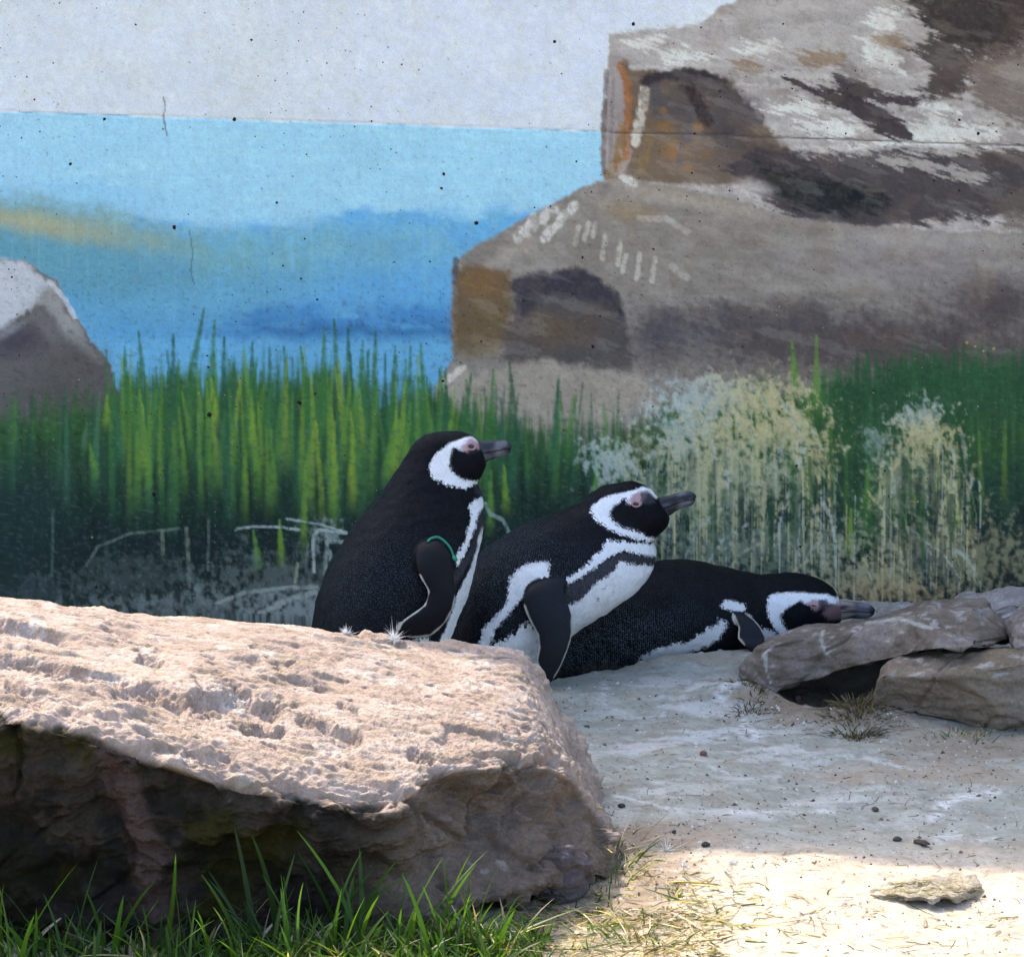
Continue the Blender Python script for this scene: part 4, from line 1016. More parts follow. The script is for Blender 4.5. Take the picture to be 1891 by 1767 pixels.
    for sgn in (1, -1):
        h = np.array(hit); m_ = np.array(nrm)
        if sgn < 0: h[1] = 2 * Y - h[1]; m_[1] = -m_[1]
        m_ /= np.linalg.norm(m_)
        fwd = np.array([math.cos(eye[2]), 0, math.sin(eye[2])]); fwd -= (fwd @ m_) * m_; fwd /= np.linalg.norm(fwd); upv = np.cross(fwd, m_) * (1 if sgn > 0 else -1)
        rx, rz = .0046, .0046 * eye[1]
        th = np.linspace(0, 2 * math.pi, 20, endpoint=False)
        rings = []
        for k in np.linspace(0, 1, 6):
            rr = math.cos(k * math.pi / 2) * .98 + .02
            rings.append(h + m_ * (.0018 * math.sin(k * math.pi / 2) - .0002) + np.cos(th)[:, None] * fwd * rx * rr + np.sin(th)[:, None] * upv * rz * rr)
        EV, EF = ring_loft(np.array(rings))
        me = mesh_from('eye', EV - base, EF); smooth(me); obj('eye', me, M_EYE, root)
        tor = []
        for a in np.linspace(0, 2 * math.pi, 25)[:-1]:
            c0 = h + math.cos(a) * fwd * (rx + .0011) + math.sin(a) * upv * (rz + .0011)
            ra = (math.cos(a) * fwd + math.sin(a) * upv)
            tor.append([c0 + ra * .0013 * math.cos(w_) + m_ * .0013 * math.sin(w_) for w_ in np.linspace(0, 2 * math.pi, 9)[:-1]])
        tor = np.array(tor); TF = grid_faces(25, 8, True) % (24 * 8)
        me = mesh_from('eyelid', tor.reshape(-1, 3) - base, TF); smooth(me); obj('eyelid', me, M_LID, root)
    return root, tree, base
name_slate = {100: 0, 200: 1, 300: 1}
M_EYE = plain_mat('eye', (.03, .012, .01), .08, .6, .2)
M_LID = plain_mat('eyelid_skin', (.40, .22, .22), .6, .3, .2, 300)
def crop(ox, oy, sc):
    return lambda pts: [(ox + x_ / sc, oy + y_ / sc) for x_, y_ in pts]

# ------------------------------------------------------------------ penguin sitting upright, wearing a green flipper band
c1 = crop(560, 770, 4.015); Y1 = -.15
body1 = [((886, 818), (896, 850), .010), ((878, 808), (898, 858), .020), ((866, 802), (895, 868), .028), ((846, 798), (888, 881), .033), ((818, 798), (882, 889), .036), ((786, 804), (881, 894), .037), ((762, 822), (884, 901), .038),
 ((743, 854), (888, 912), .042), ((719, 889), (892, 932), .055), ((690, 927), (893, 960), .074), ((656, 967), (888, 995), .090), ((626, 1013), (880, 1038), .101), ((601, 1058), (866, 1087), .107), ((586, 1101), (850, 1128), .109),
 ((578, 1144), (834, 1172), .108), ((574, 1192), (818, 1218), .102), ((578, 1240), (800, 1262), .092), ((592, 1285), (775, 1300), .074), ((620, 1318), (735, 1326), .045), ((655, 1330), (690, 1332), .015)]
bill1 = [((866, 819), (882, 850), .013), ((882, 815), (898, 852), .0125), ((902, 813.5), (907, 849), .011), ((920, 812.5), (920, 845), .010), ((932, 812.5), (931, 841), .009), ((938, 814.5), (936, 840), .008), ((943, 818.5), (941, 837), .006), ((946, 824), (944.5, 831), .002)]
fy = Y1 - .096
flip1 = [((776, 975), (812, 975), .006, fy + .055), ((772, 992), (812, 988), .010, fy + .026), ((768, 1010), (820, 1004), .011, fy + .006), ((768, 1039), (834, 1030), .010, fy - .008), ((775, 1064), (838, 1066), .008, fy - .014), ((790, 1092), (841, 1100), .007, fy - .017), ((783, 1116), (836, 1125), .0065, fy - .018), ((762, 1132), (822, 1150), .006, fy - .018), ((742, 1147), (795, 1174), .0055, fy - .016), ((735, 1160), (755, 1178), .0035, fy - .014), ((738, 1168), (742, 1172), .001, fy - .012)]
def paint1(lay):
    lay(c1([(1255, 150), (1190, 160), (1100, 188), (1040, 228), (990, 270), (958, 310), (938, 352), (945, 402), (970, 442), (1020, 472), (1080, 497), (1150, 512), (1220, 507), (1300, 492), (1310, 465), (1220, 463), (1160, 440), (1120, 400), (1092, 350), (1103, 300), (1113, 250), (1125, 212), (1170, 235), (1200, 248), (1260, 240), (1300, 190)]), WHITE)
    lay(c1([(1180, 215), (1250, 160), (1310, 200), (1300, 245), (1240, 262), (1190, 245)]), PINK, .9, 3)
    lay(c1([(1235, 205), (1262, 190), (1280, 225), (1300, 262), (1240, 270)]), BLACK * 2, .9, 2)
    lay(c1([(1345, 575), (1300, 583), (1240, 630), (1228, 652), (1248, 700), (1240, 770), (1220, 840), (1205, 905), (1185, 940), (1145, 990), (1135, 1015), (1140, 1060), (1150, 1085), (1200, 1012), (1225, 962), (1240, 892), (1272, 820), (1292, 742), (1312, 682), (1350, 640)]), WHITE, 1, 2, 1.3)
    lay(c1([(1350, 770), (1325, 800), (1300, 870), (1285, 960), (1265, 1025), (1240, 1120), (1190, 1212), (1140, 1312), (1125, 1380), (1100, 1460), (1080, 1500), (1050, 1580), (1000, 1700), (900, 1900), (700, 2200), (1400, 2200), (1450, 900)]), WHITE, .97, 2)
    lay(c1([(1315, 500), (1260, 510), (1290, 570), (1340, 575)]), DARK, .7, 5)
    lay(c1([(1310, 690), (1350, 640), (1350, 790), (1300, 870), (1280, 990), (1200, 1130), (1120, 1260), (1120, 1130), (1160, 1080), (1230, 980), (1280, 840)]), DARK, .75, 4)
    lay(c1([(830, 1640), (930, 1610), (950, 1680), (880, 1760), (800, 1700)]), WHITE, .9, 3)
p1, tree1, base1 = penguin('penguin', 'penguin sitting upright with a green band round its flipper, behind the boulder', Y1, body1, bill1, flip1, paint1, ((870, 825), .75, -.1), (690, 1330), .055, 100, (720, 1060, 160, 130))
# its band: a plastic cable tie round the top of the flipper
M_BAND = plain_mat('green_plastic', (.012, .21, .115), .35, .5, .1)
def tube(pts, r, ns=8, flat=1.0, closed=False, ax=None):
    pts = np.asarray(pts, float); n = len(pts)
    T = np.gradient(pts, axis=0); T /= np.linalg.norm(T, axis=1)[:, None] + 1e-9
    up = np.array([0, -1.0, 0.02]) if ax is None else np.asarray(ax)
    Bv = np.cross(T, up); Bv /= np.linalg.norm(Bv, axis=1)[:, None] + 1e-9; Nv = np.cross(Bv, T)
    r = np.broadcast_to(r, (n,))
    th = np.linspace(0, 2 * math.pi, ns, endpoint=False)
    return np.array([pts[i] + r[i] * (np.cos(th)[:, None] * Bv[i] * flat + np.sin(th)[:, None] * Nv[i]) for i in range(n)])
bp = []
for u, v in ((790, 1000), (794, 995.5), (801, 992.5), (809, 992), (817, 996.5), (825, 1004), (831, 1012), (835, 1021), (837.5, 1031)):
    h = tree1.ray_cast(Vector(CAM), ray_dir(u, v))[0]
    q = np.array(h) if h is not None else px(u, v, fy - .006)
    q = px(u, v, min(q[1], fy + .012) - .003)
    bp.append(q)
bp = np.array(bp)
bk = bp[::-1] + np.array([0, .03, -.006]); ringp = np.concatenate([bp, bk[1:-1] , bp[:1]])
ringp = crom(ringp, np.linspace(0, len(ringp) - 1, 80))
ringp[:, 1] = (ringp[:, 1] + np.roll(ringp[:, 1], 1) + np.roll(ringp[:, 1], -1)) / 3
V_, F_ = ring_loft(tube(ringp, .0011, 8, 1.7))
me = mesh_from('flipper_band', V_ - base1, F_); smooth(me)
band = obj('flipper_band', me, M_BAND, p1); band['label'] = 'green plastic cable tie'
q0 = px(837, 1027, fy - .010); q1 = px(843, 1036, fy - .010)
V_, F_ = ring_loft(tube(np.linspace(q0, q1, 4), [.0022, .0034, .0034, .002], 8))
me = mesh_from('band_clasp', V_ - base1, F_); obj('band_clasp', me, M_BAND, p1)

# ------------------------------------------------------------------ penguin leaning forward in the middle
c2 = crop(820, 870, 3.94); Y2 = .03
body2 = [((1217, 920), (1234, 950), .010), ((1211, 912), (1235, 958), .020), ((1203, 902), (1233, 969), .028), ((1188, 894), (1224, 981), .034), ((1163, 889), (1213, 991), .037), ((1130, 893), (1209, 1000), .038), ((1099, 905), (1211, 1008), .040),
 ((1072, 926), (1213, 1022), .048), ((1030, 945), (1209, 1043), .062), ((982, 964), (1197, 1067), .078), ((935, 987), (1170, 1096), .089), ((900, 1012), (1130, 1124), .094), ((868, 1048), (1085, 1150), .096), ((845, 1090), (1045, 1180), .095),
 ((828, 1140), (1010, 1212), .090), ((822, 1190), (975, 1248), .080), ((830, 1230), (935, 1272), .064), ((845, 1260), (890, 1284), .038), ((855, 1272), (868, 1282), .012)]
bill2 = [((1203, 924), (1222, 950), .013), ((1217, 919), (1238, 951), .0125), ((1239, 913.5), (1246, 945), .0105), ((1257, 908), (1258, 939), .0098), ((1269, 906.5), (1268, 936), .009), ((1277, 908), (1275, 934), .008), ((1283, 911.5), (1281, 930), .006), ((1286.5, 916), (1285, 924), .002)]
f2 = Y2 - .088
flip2 = [((1006, 1030), (1042, 1030), .006, f2 + .055), ((996, 1050), (1044, 1046), .010, f2 + .028), ((984, 1070), (1048, 1062), .012, f2 + .008), ((971, 1093), (1042, 1088), .0105, f2 - .008), ((967, 1119), (1048, 1112), .009, f2 - .016), ((977, 1145), (1056, 1139), .008, f2 - .022), ((991, 1172), (1057, 1168), .007, f2 - .026), ((994, 1195), (1050, 1196), .0065, f2 - .028), ((990, 1222), (1038, 1226), .006, f2 - .028), ((1000, 1250), (1024, 1252), .004, f2 - .026), ((1008, 1262), (1014, 1263), .001, f2 - .024)]
def paint2(lay):
    lay(c2([(1455, 112), (1400, 133), (1300, 150), (1200, 175), (1130, 210), (1088, 248), (1078, 285), (1095, 332), (1140, 372), (1200, 412), (1300, 452), (1400, 482), (1480, 502), (1560, 506), (1560, 492), (1480, 464), (1400, 430), (1300, 400), (1240, 352), (1208, 312), (1215, 285), (1250, 240), (1300, 210), (1308, 190), (1335, 192), (1350, 232), (1390, 240), (1450, 230), (1500, 160), (1540, 200), (1560, 190), (1520, 135)]), WHITE)
    lay(c2([(1380, 170), (1440, 140), (1470, 180), (1450, 235), (1380, 232), (1355, 215)]), PINK, .9, 3)
    lay(c2([(1440, 150), (1490, 140), (1530, 190), (1545, 230), (1500, 240), (1450, 220)]), DARK * .8, .9, 3)
    lay(c2([(1205, 495), (1300, 500), (1400, 513), (1500, 520), (1600, 525), (1600, 612), (1480, 602), (1400, 586), (1330, 570), (1260, 580), (1210, 612), (1160, 662), (1100, 702), (1050, 732), (1000, 762), (950, 795), (905, 830), (900, 770), (960, 738), (1010, 698), (1080, 648), (1110, 600), (1168, 560), (1178, 520)]), WHITE, 1, 2, 1.5)
    lay(c2([(1330, 575), (1480, 605), (1600, 615), (1600, 690), (1450, 672), (1290, 648), (1260, 710), (1120, 805), (1000, 945), (905, 965), (900, 840), (1050, 740), (1210, 618)]), DARK, .75, 4)
    lay(c2([(1290, 643), (1350, 660), (1450, 670), (1640, 680), (1640, 1000), (1200, 1300), (930, 1500), (760, 1600), (700, 1380), (690, 1200), (905, 962), (1000, 940), (1060, 870), (1120, 800), (1200, 752), (1260, 712), (1278, 662)]), WHITE, .97, 2.5)
    for q in ((1135, 915), (1245, 870), (1180, 840)): lay(c2([(q[0] - 9, q[1] - 7), (q[0] + 9, q[1] - 7), (q[0] + 8, q[1] + 8), (q[0] - 8, q[1] + 8)]), DARK, .75, 2, .5)
    lay(c2([(610, 668), (700, 648), (770, 648), (788, 690), (775, 765), (740, 790), (680, 792), (640, 802), (600, 862), (560, 932), (500, 1002), (440, 1082), (380, 1132), (345, 1260), (300, 1420), (200, 1420), (260, 1250), (290, 1150), (340, 1080), (440, 990), (468, 930), (488, 850), (498, 760), (550, 710)]), WHITE, 1, 3, 1.6)
    lay(c2([(350, 1265), (420, 1225), (500, 1165), (560, 1128), (610, 1090), (700, 1150), (720, 1300), (720, 1600), (300, 1600)]), WHITE, .95, 3, 2, 9)
penguin('penguin', 'penguin leaning forward with white banded chest, in the middle of the three', Y2, body2, bill2, flip2, paint2, ((1174, 931), .5, -.15), (900, 1260), .085, 200, (950, 1040, 180, 130))

# ------------------------------------------------------------------ penguin lying down, chin on the slab
c3 = crop(1020, 1020, 3.05); Y3 = .20
body3 = [((1549, 1108), (1553, 1140), .010), ((1545, 1098), (1554, 1145), .020), ((1536, 1085), (1546, 1152), .028), ((1518, 1072), (1522, 1166), .035), ((1492, 1062), (1494, 1180), .039), ((1464, 1057), (1466, 1190), .041), ((1436, 1058), (1440, 1198), .045),
 ((1402, 1061), (1410, 1204), .055), ((1366, 1054), (1376, 1210), .070), ((1326, 1045), (1336, 1216), .083), ((1286, 1038), (1293, 1224), .094), ((1242, 1035), (1247, 1233), .100), ((1196, 1042), (1200, 1242), .098), ((1150, 1056), (1155, 1249), .096),
 ((1106, 1084), (1110, 1254), .088), ((1068, 1124), (1070, 1256), .074), ((1038, 1168), (1038, 1256), .055), ((1018, 1208), (1016, 1254), .032), ((1008, 1232), (1006, 1250), .012)]
bill3 = [((1533, 1110), (1543, 1146), .013), ((1550, 1108), (1560, 1144), .0125), ((1568, 1110), (1572, 1142), .0105), ((1587, 1112), (1588, 1141), .0098), ((1600, 1114), (1600, 1141), .0088), ((1609, 1117.5), (1608, 1139), .0074), ((1614, 1122), (1613, 1135), .0055), ((1617, 1126), (1616, 1131), .002)]
f3 = Y3 - .062
flip3 = [((1324, 1108), (1360, 1112), .006, f3 + .045), ((1340, 1122), (1376, 1130), .010, f3 + .008), ((1354, 1138), (1392, 1143), .009, f3 - .010), ((1363, 1158), (1405, 1158), .008, f3 - .022), ((1362, 1178), (1414, 1176), .007, f3 - .032), ((1372, 1190), (1416, 1190), .006, f3 - .04), ((1388, 1206), (1412, 1206), .003, f3 - .044)]
def paint3(lay):
    lay(c3([(1550, 235), (1440, 225), (1340, 222), (1260, 230), (1225, 260), (1218, 310), (1233, 370), (1270, 432), (1310, 480), (1340, 560), (1420, 560), (1350, 465), (1330, 440), (1305, 392), (1293, 350), (1320, 320), (1370, 285), (1410, 268), (1440, 290), (1480, 305), (1560, 290), (1620, 300), (1620, 235), (1590, 260)]), WHITE)
    lay(c3([(1440, 290), (1470, 265), (1530, 265), (1540, 300), (1490, 325)]), PINK, .85, 3)
    lay(c3([(1515, 270), (1550, 262), (1570, 295), (1545, 325), (1505, 310)]), DARK * .7, .9, 3)
    lay(c3([(1570, 290), (1640, 270), (1650, 380), (1560, 380), (1530, 340)]), PINK * .8, .6, 4)
    lay(c3([(490, 625), (530, 580), (600, 543), (700, 508), (780, 508), (830, 468), (900, 418), (985, 370), (992, 420), (960, 472), (900, 518), (800, 560), (740, 600), (640, 640), (560, 700), (480, 700)]), WHITE, .9, 3, 1.5, 5)
    lay(c3([(962, 285), (1000, 268), (1090, 290), (1090, 335), (1010, 328), (970, 312)]), WHITE, .9, 2)
    lay(c3([(1175, 418), (1250, 432), (1305, 485), (1310, 540), (1220, 520), (1195, 470)]), WHITE, .9, 2, 1.6)
    lay(c3([(180, 680), (220, 640), (380, 620), (420, 660), (380, 720), (180, 720)]), np.array([.15, .12, .11]), .55, 10, 1, 14)
penguin('penguin', 'penguin lying flat on its belly with its bill on the tilted slab', Y3, body3, bill3, flip3, paint3, ((1503, 1119), .18, -.2), (1200, 1240), .15, 300, (1130, 1190, 190, 90), bill_pink=.8)

# ================================================================== SMALL THINGS ON THE GROUND
dgt = None
def strands(name, P0, D, L, W, curl, C, mat, seg=4, parent=None, base=None, droop=0.6):
    """n thin curved blades: start, direction, length, width, sideways curl (n,3)"""
    n = len(P0); t = np.linspace(0, 1, seg + 1)
    Dn = D / np.linalg.norm(D, axis=1)[:, None]
    pts = P0[:, None] + Dn[:, None] * (L[:, None] * t)[..., None] + curl[:, None] * (t ** 2)[None, :, None] * L[:, None, None]
    side = np.cross(Dn, np.array([0, 0, 1.0]) + .5 * rng.normal(size=(n, 3))); side /= np.linalg.norm(side, axis=1)[:, None] + 1e-9
    prof = np.clip(1.15 - t, 0, 1) ** .7; prof[0] = .7; prof[-1] = .04
    off = side[:, None] * (W[:, None] * prof)[..., None]
    nz = np.cross(side, Dn)[:, None] * (W[:, None] * prof * .35)[..., None]
    V = np.stack([pts - off + nz, pts, pts + off + nz], 2).reshape(-1, 3)      # folded along the midrib
    k = (seg + 1) * 3; o = (np.arange(n) * k)[:, None]
    j = np.arange(seg)
    f1 = np.stack([3 * j, 3 * j + 1, 3 * j + 4, 3 * j + 3], 1); f2 = np.stack([3 * j + 1, 3 * j + 2, 3 * j + 5, 3 * j + 4], 1)
    F = (np.concatenate([f1, f2])[None] + o[..., None]).reshape(-1, 4)
    if base is not None: V = V - np.asarray(base)
    me = mesh_from(name, V, F); smooth(me)
    tint = np.repeat(C, k, 0).reshape(n, seg + 1, 3, 3) * (0.75 + .45 * t)[None, :, None, None]
    set_col(me, tint.reshape(-1, 3))
    return obj(name, me, mat, parent)
def on_ground(u, v):
    """where the ray through a pixel meets the ground"""
    u = np.atleast_1d(np.asarray(u, float)); v = np.atleast_1d(np.asarray(v, float))
    dx, dz = (u - CX) / F_PX, -(v - CY) / F_PX
    d = np.stack([dx, cp + dz * sp, -sp + dz * cp], 1)
    t = (CAM[2] + .03) / -d[:, 2]
    for _ in range(10):
        q = CAM + d * t[:, None]; t = t + (q[:, 2] - ground_z(q[:, 0], q[:, 1])) / -d[:, 2] * .9
    return CAM + d * t[:, None]
GRN = np.array([[.045, .105, .012], [.06, .13, .016], [.035, .085, .014], [.085, .15, .018], [.05, .095, .03]])
DRY = np.array([[.48, .39, .25], [.38, .30, .19], [.60, .53, .39], [.22, .16, .10]])
def grassy(name, x, y, lmin, lmax, w, green=.9, lean=.35, seed=0, curl=.45, parent=None, base=None, flat=0, seg=5, dim=1.0):
    r = np.random.default_rng(seed); n = len(x)
    P0 = np.stack([x, y, ground_z(x, y) - (.004 if not flat else -.0008)], 1)
    D = np.stack([r.normal(0, lean, n), r.normal(-.05, lean, n), np.full(n, 1.0)], 1)
    if flat: D[:, 2] = r.uniform(.02, .6, n); D[:, :2] *= 3
    L = lmin + (lmax - lmin) * r.random(n) ** 1.8
    cu = r.normal(0, curl, (n, 3)); cu[:, 2] = -np.abs(cu[:, 2]) * .7
    if flat: cu[:, 2] *= .3
    g = r.random(n) < green
    C = np.where(g[:, None], GRN[r.integers(0, len(GRN), n)], DRY[r.integers(0, len(DRY), n)]) * r.uniform(.7, 1.25, (n, 1)) * dim
    W = w * r.uniform(.55, 1.2, n)
    return strands(name, P0, D, L, W, cu, C, M_GRASS, seg, parent, base)
r = np.random.default_rng(77)
# the strip of grass growing in front of the boulder
gxs, gys = [], []
def add(n, u0, u1, y0, y1):
    yy = r.uniform(y0, y1, n); uu = r.uniform(u0, u1, n)
    gxs.append((uu - CX) / F_PX * (yy + 6.05)); gys.append(yy)
add(1500, -350, 620, -1.50, -1.30); add(1900, 430, 930, -1.48, -1.29); add(500, 800, 1010, -1.44, -1.25)
X, Yy = np.concatenate(gxs), np.concatenate(gys)
tag(grassy('grass', X, Yy, .018, .080, .0026, .86, .38, 1), 'low green grass growing along the front of the boulder', 'grass', kind='stuff')
gxs, gys = [], []
add(46, -20, 450, -1.46, -1.36); add(90, 440, 920, -1.42, -1.30)
X, Yy = np.concatenate(gxs), np.concatenate(gys)
tag(grassy('grass', X, Yy, .07, .165, .0038, 1, .15, 2, .22, seg=8), 'long upright grass blades standing before the boulder', 'grass', kind='stuff')
gxs, gys = [], []
add(3200, 1500, 2300, -1.72, -1.62); add(9000, -1500, 4200, -3.0, -1.6)  # blades for the unseen lawn added to lower bounced light
X, Yy = np.concatenate(gxs), np.concatenate(gys)
tag(grassy('grass', X, Yy, .015, .05, .0022, .9, .4, 3, seg=3), 'unseen lawn added on the near side of the bare ground', 'grass', kind='stuff')
# trampled straw in the sun at the right end of the grass
def scatter(n, u0, u1, v0, v1, gauss=False):
    if gauss: return on_ground(r.normal((u0 + u1) / 2, (u1 - u0) / 3.2, n), np.clip(r.normal((v0 + v1) / 2, (v1 - v0) / 3.2, n), 1235, 1850))
    return on_ground(r.uniform(u0, u1, n), r.uniform(v0, v1, n))
A = np.concatenate([scatter(800, 930, 1330, 1675, 1790), scatter(200, 1080, 1400, 1600, 1760), scatter(130, 1300, 1900, 1640, 1780)])
tag(grassy('straw', A[:, 0], A[:, 1], .012, .055, .0013, .14, 1.0, 4, .7, flat=1, seg=4), 'dry straw strewn over the sunlit ground', 'straw', kind='stuff')
A = np.concatenate([scatter(260, 1180, 1891, 1580, 1767), scatter(240, 1100, 1891, 1300, 1600), scatter(60, 1330, 1700, 1270, 1360)])
tag(grassy('twigs', A[:, 0], A[:, 1], .008, .03, .0007, 0, 1.0, 5, .5, flat=1, seg=3, dim=.35), 'thin dark twigs and stalks scattered over the ground', 'twig', kind='stuff')
A = scatter(130, 940, 1150, 1640, 1770)
tag(grassy('grass', A[:, 0], A[:, 1], .015, .05, .0016, .75, .7, 6, .5), 'sparse sunlit grass among straw at the boulder end', 'grass', kind='stuff')
# separate tufts
def tuft(u, v, ru, rv, n, lmin, lmax, green, label, seed, lean=.6, w=.0013, cat='grass tuft', name='grass_tuft', group=None, dim=1.0, curl=.5):
    c = on_ground(u, v)[0]
    pts = on_ground(np.random.default_rng(seed).normal(u, ru, n), np.clip(np.random.default_rng(seed + 1).normal(v, rv, n), 1235, 1850))
    root = empty(name, tuple(c)); tag(root, label, cat, group)
    grassy('blades', pts[:, 0], pts[:, 1], lmin, lmax, w, green, lean, seed, curl, root, c, dim=dim)['kind'] = 'stuff'
    return root
tuft(1140, 1590, 34, 22, 150, .015, .05, .6, 'ragged grass tuft growing where the boulder meets bare ground', 21)
tuft(1245, 1655, 12, 5, 26, .012, .035, .85, 'small green grass tuft alone on the sunlit ground', 23)
tuft(1190, 1740, 45, 10, 90, .012, .04, .6, 'yellowish grass tuft amid straw on the sunlit ground', 25)
tuft(1785, 1358, 45, 7, 110, .010, .03, .55, 'thin grass tuft along the foot of the squarish block', 27, w=.0009)
tuft(1585, 1336, 26, 9, 620, .013, .030, 0, 'brown dry root clump in front of the squarish block', 29, .9, .0013, 'root clump', 'root_clump', dim=.30, curl=.35)
tuft(1385, 1288, 20, 6, 340, .010, .020, 0, 'brown dry root clump under the low tip of the slab', 31, .9, .0011, 'root clump', 'root_clump', dim=.30, curl=.35)

# crumbs of earth
A = np.concatenate([scatter(2600, 1010, 1900, 1250, 1600), scatter(420, 1390, 1680, 1270, 1350), scatter(350, 1100, 1900, 1580, 1780), scatter(200, 1060, 1300, 1520, 1640)])
n = len(A); sz = np.clip(r.lognormal(-6.95, .5, n), .0005, .0042)
cc = np.array([.12, .095, .075])[None] * r.uniform(.4, 1.5, (n, 1)); lt = r.random(n) < .25; cc[lt] = np.array([.55, .54, .52])
A[:, 2] = ground_z(A[:, 0], A[:, 1])
o = bits('earth_crumbs', A, np.tile([0, 0, 1.0], (n, 1)), sz, cc, M_DIRT, None, .9, 1.3)
tag(o, 'crumbs of dark earth and pale grit scattered over the bare ground', 'earth', kind='stuff')

# single pebbles and clods
def pebble(name, u, v, w, hgt, c, label, cat, seed, dep=None):
    p = on_ground(u, v)[0]; k = 1.0 / F_PX * (p[1] + 6.05)
    th = np.linspace(0, 2 * math.pi, 18, endpoint=False); ph = np.linspace(.02, math.pi - .02, 12)
    S = np.array([[(math.sin(b) * math.cos(a), math.sin(b) * math.sin(a), math.cos(b)) for a in th] for b in ph])
    nzv = (.30 * pn3(S.reshape(-1, 3) * 1.6, seed) + .12 * pn3(S.reshape(-1, 3) * 4.5, seed + 1)).reshape(12, 18, 1)
    S = S * (1 + nzv) * np.array([w * k / 2, (dep or w * .7) * k / 2, hgt * k / 2])
    V, F = ring_loft(S); V = V + np.array([0, 0, hgt * k * .32])
    me = mesh_from(name, V, F); smooth(me); set_col(me, np.tile(c, (len(V), 1)) * (1 + .35 * pn3(V * 350, seed))[:, None])
    o = obj(name, me, M_ROCK); o.location = p; o.rotation_euler = (0, 0, r.uniform(0, 3))
    return tag(o, label, cat)
pebble('pebble', 1299, 1394, 15, 10, (.22, .10, .085), 'small reddish pebble alone on the pale grey ground', 'pebble', 1)
pebble('earth_clod', 1303, 1562, 18, 10, (.06, .04, .035), 'dark clod of earth near the edge of the sunlight', 'clod', 2)
pebble('earth_clod', 1616, 1496, 20, 8, (.10, .075, .06), 'flat dark brown clod in the middle of the shaded ground', 'clod', 3)
pebble('earth_clod', 1657, 1552, 17, 10, (.08, .07, .055), 'roundish dark clod beside a crumbly strip of earth', 'clod', 4)
pebble('earth_clod', 1702, 1558, 40, 10, (.085, .06, .05), 'long crumbly strip of dark earth on the shaded ground', 'clod', 5, 16)
pebble('pebble', 1473, 1296, 18, 16, (.2, .16, .135), 'pale brown pebble in the hollow under the slab', 'pebble', 6)
pebble('pebble', 1245, 1538, 10, 8, (.08, .07, .06), 'tiny dark pebble on trampled earth by the grass tuft', 'pebble', 7)
pebble('pebble', 1520, 1300, 14, 10, (.12, .10, .085), 'dark pebble before the root clump under the slab', 'pebble', 8)
pebble('earth_clod', 1148, 1490, 17, 9, (.07, .05, .042), 'dark clod against the right foot of the boulder', 'clod', 9)

# the flaking piece of bark lying in the sun
bst = [(1598, ((1652, -1.10),) * 4)]
rb_ = random.Random(12)
for u_, bt_, ft_, by_, fy_ in ((1612, 1641, 1650, -1.08, -1.12), (1632, 1634, 1652, -1.07, -1.135), (1655, 1628, 1650, -1.06, -1.135), (1678, 1622, 1656, -1.05, -1.155), (1700, 1624, 1655, -1.06, -1.15), (1722, 1616, 1659, -1.04, -1.16), (1745, 1618, 1653, -1.045, -1.145), (1766, 1611, 1655, -1.03, -1.15), (1784, 1616, 1645, -1.05, -1.13), (1800, 1614, 1638, -1.05, -1.115)):
    th_ = rb_.uniform(8, 13); bst.append((u_, ((bt_, by_), (ft_, fy_), (ft_ + th_, fy_ + .004), (bt_ + th_ + 5, by_))))
bst.append((1814, ((1634, -1.085),) * 4))
Rk = loft_rock(bst, (10, 34, 16, 24), 130, .9)
def bk_disp(P, N):
    return   .0032 * fb3(P * np.array([18, 60, 160]), 91, 3) + .0022 * np.tanh(8 * pn3(P * np.array([14, 60, 190]), 93)) + .0012 * fb3(P * 120, 95, 3)
def bk_col(P, N, h):
    a = fb3(P * np.array([16, 90, 180]), 97, 3)
    c = np.array([.40, .35, .27])[None] * (1 + .3 * a)[:, None]
    m = sstep(.1, .5, a)[:, None]; return c * (1 - .5 * m) + np.array([.13, .10, .07])[None] * .5 * m
bark = finish_rock('bark_piece', Rk, bk_disp, M_BOULDER, bk_col)
tag(bark, 'flat flaking piece of pale bark lying in the sun', 'bark')
n = 260
q = r.uniform(0.05, .95, n); uu = 1610 + q * 195; top = np.interp(uu, [1602, 1660, 1760, 1808], [1650, 1632, 1622, 1640])
vv = top + r.uniform(-2, 30, n)
bt = BVHTree.FromObject(bark, bpy.context.evaluated_depsgraph_get())
P0 = []
for a_, b_ in zip(uu, vv):
    h = bt.ray_cast(Vector(CAM), ray_dir(a_, b_))[0]
    if h is not None: P0.append(np.array(h))
P0 = np.array(P0); n = len(P0)
D = np.stack([r.choice([-1, 1], n) * r.uniform(.7, 1, n), r.normal(0, .25, n), r.normal(.05, .12, n)], 1)
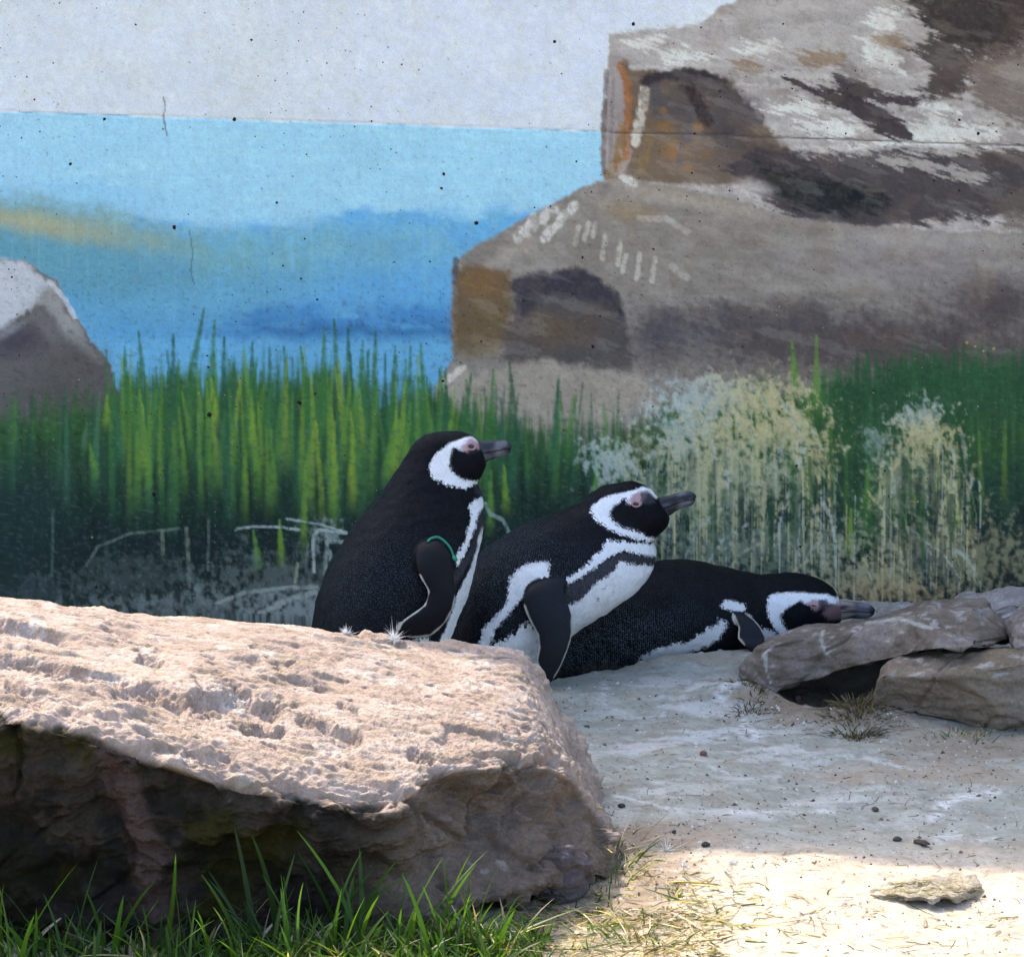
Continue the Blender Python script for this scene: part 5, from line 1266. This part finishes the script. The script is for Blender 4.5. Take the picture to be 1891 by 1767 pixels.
tag(strands('bark_fibres', P0 - np.array([0, -.0005, 0]), D, r.uniform(.006, .024, n), r.uniform(.0004, .0011, n), r.normal(0, .25, (n, 3)), DRY[r.integers(0, 4, n)] * r.uniform(.6, 1.2, (n, 1)), M_STRAW, 4, bark), kind='stuff')

# white down feathers
def down(u, v, size, label, seed, on=None, n=46):
    rr = np.random.default_rng(seed)
    if on is not None:
        h = on.ray_cast(Vector(CAM), ray_dir(u, v))[0]
        c = np.array(h) if h is not None else on_ground(u, v)[0]
    else: c = on_ground(u, v)[0]
    root = empty('down_feather', tuple(c)); tag(root, label, 'feather')
    D = rr.normal(0, 1, (n, 3)); D[:, 2] = np.abs(D[:, 2]) * .8 + .15; D[:, 1] *= .6
    o = strands('barbs', np.tile(c - np.array([0, 0, .001]), (n, 1)) + rr.normal(0, size * .12, (n, 3)), D, rr.uniform(.4, 1, n) * size, np.full(n, .00045), rr.normal(0, .8, (n, 3)), np.tile([.8, .8, .79], (n, 1)), M_DOWN, 4, root, c)
    o['kind'] = 'stuff'
bo_t = BVHTree.FromObject(boulder, bpy.context.evaluated_depsgraph_get())
down(640, 1170, .007, 'white down feather on the boulder rim below the upright penguin', 41, bo_t, 130)
down(728, 1180, .010, 'fluffy white down feather on the boulder by the flipper tip', 43, bo_t, 190)
down(1232, 1572, .010, 'white down feather beside the ragged grass tuft', 45)
down(1352, 1594, .009, 'white down feather at the edge of the sunlight', 47)
down(1262, 1600, .008, 'white down feather among straw near the small tuft', 49)
down(1560, 1668, .009, 'white down feather left of the bark piece in the sun', 51)
A = np.concatenate([scatter(26, 1150, 1500, 1580, 1720), scatter(12, 1100, 1300, 1450, 1560)])
rr = np.random.default_rng(61); k = 14
P0 = np.repeat(A, k, 0); n = len(P0); D = rr.normal(0, 1, (n, 3)); D[:, 2] = np.abs(D[:, 2]) * .5 + .05
tag(strands('feather_fluff', P0, D, rr.uniform(.002, .006, n), np.full(n, .0003), rr.normal(0, .5, (n, 3)), np.tile([.78, .78, .77], (n, 1)), M_DOWN, 3), 'bits of white feather fluff caught on the ground', 'fluff', kind='stuff')
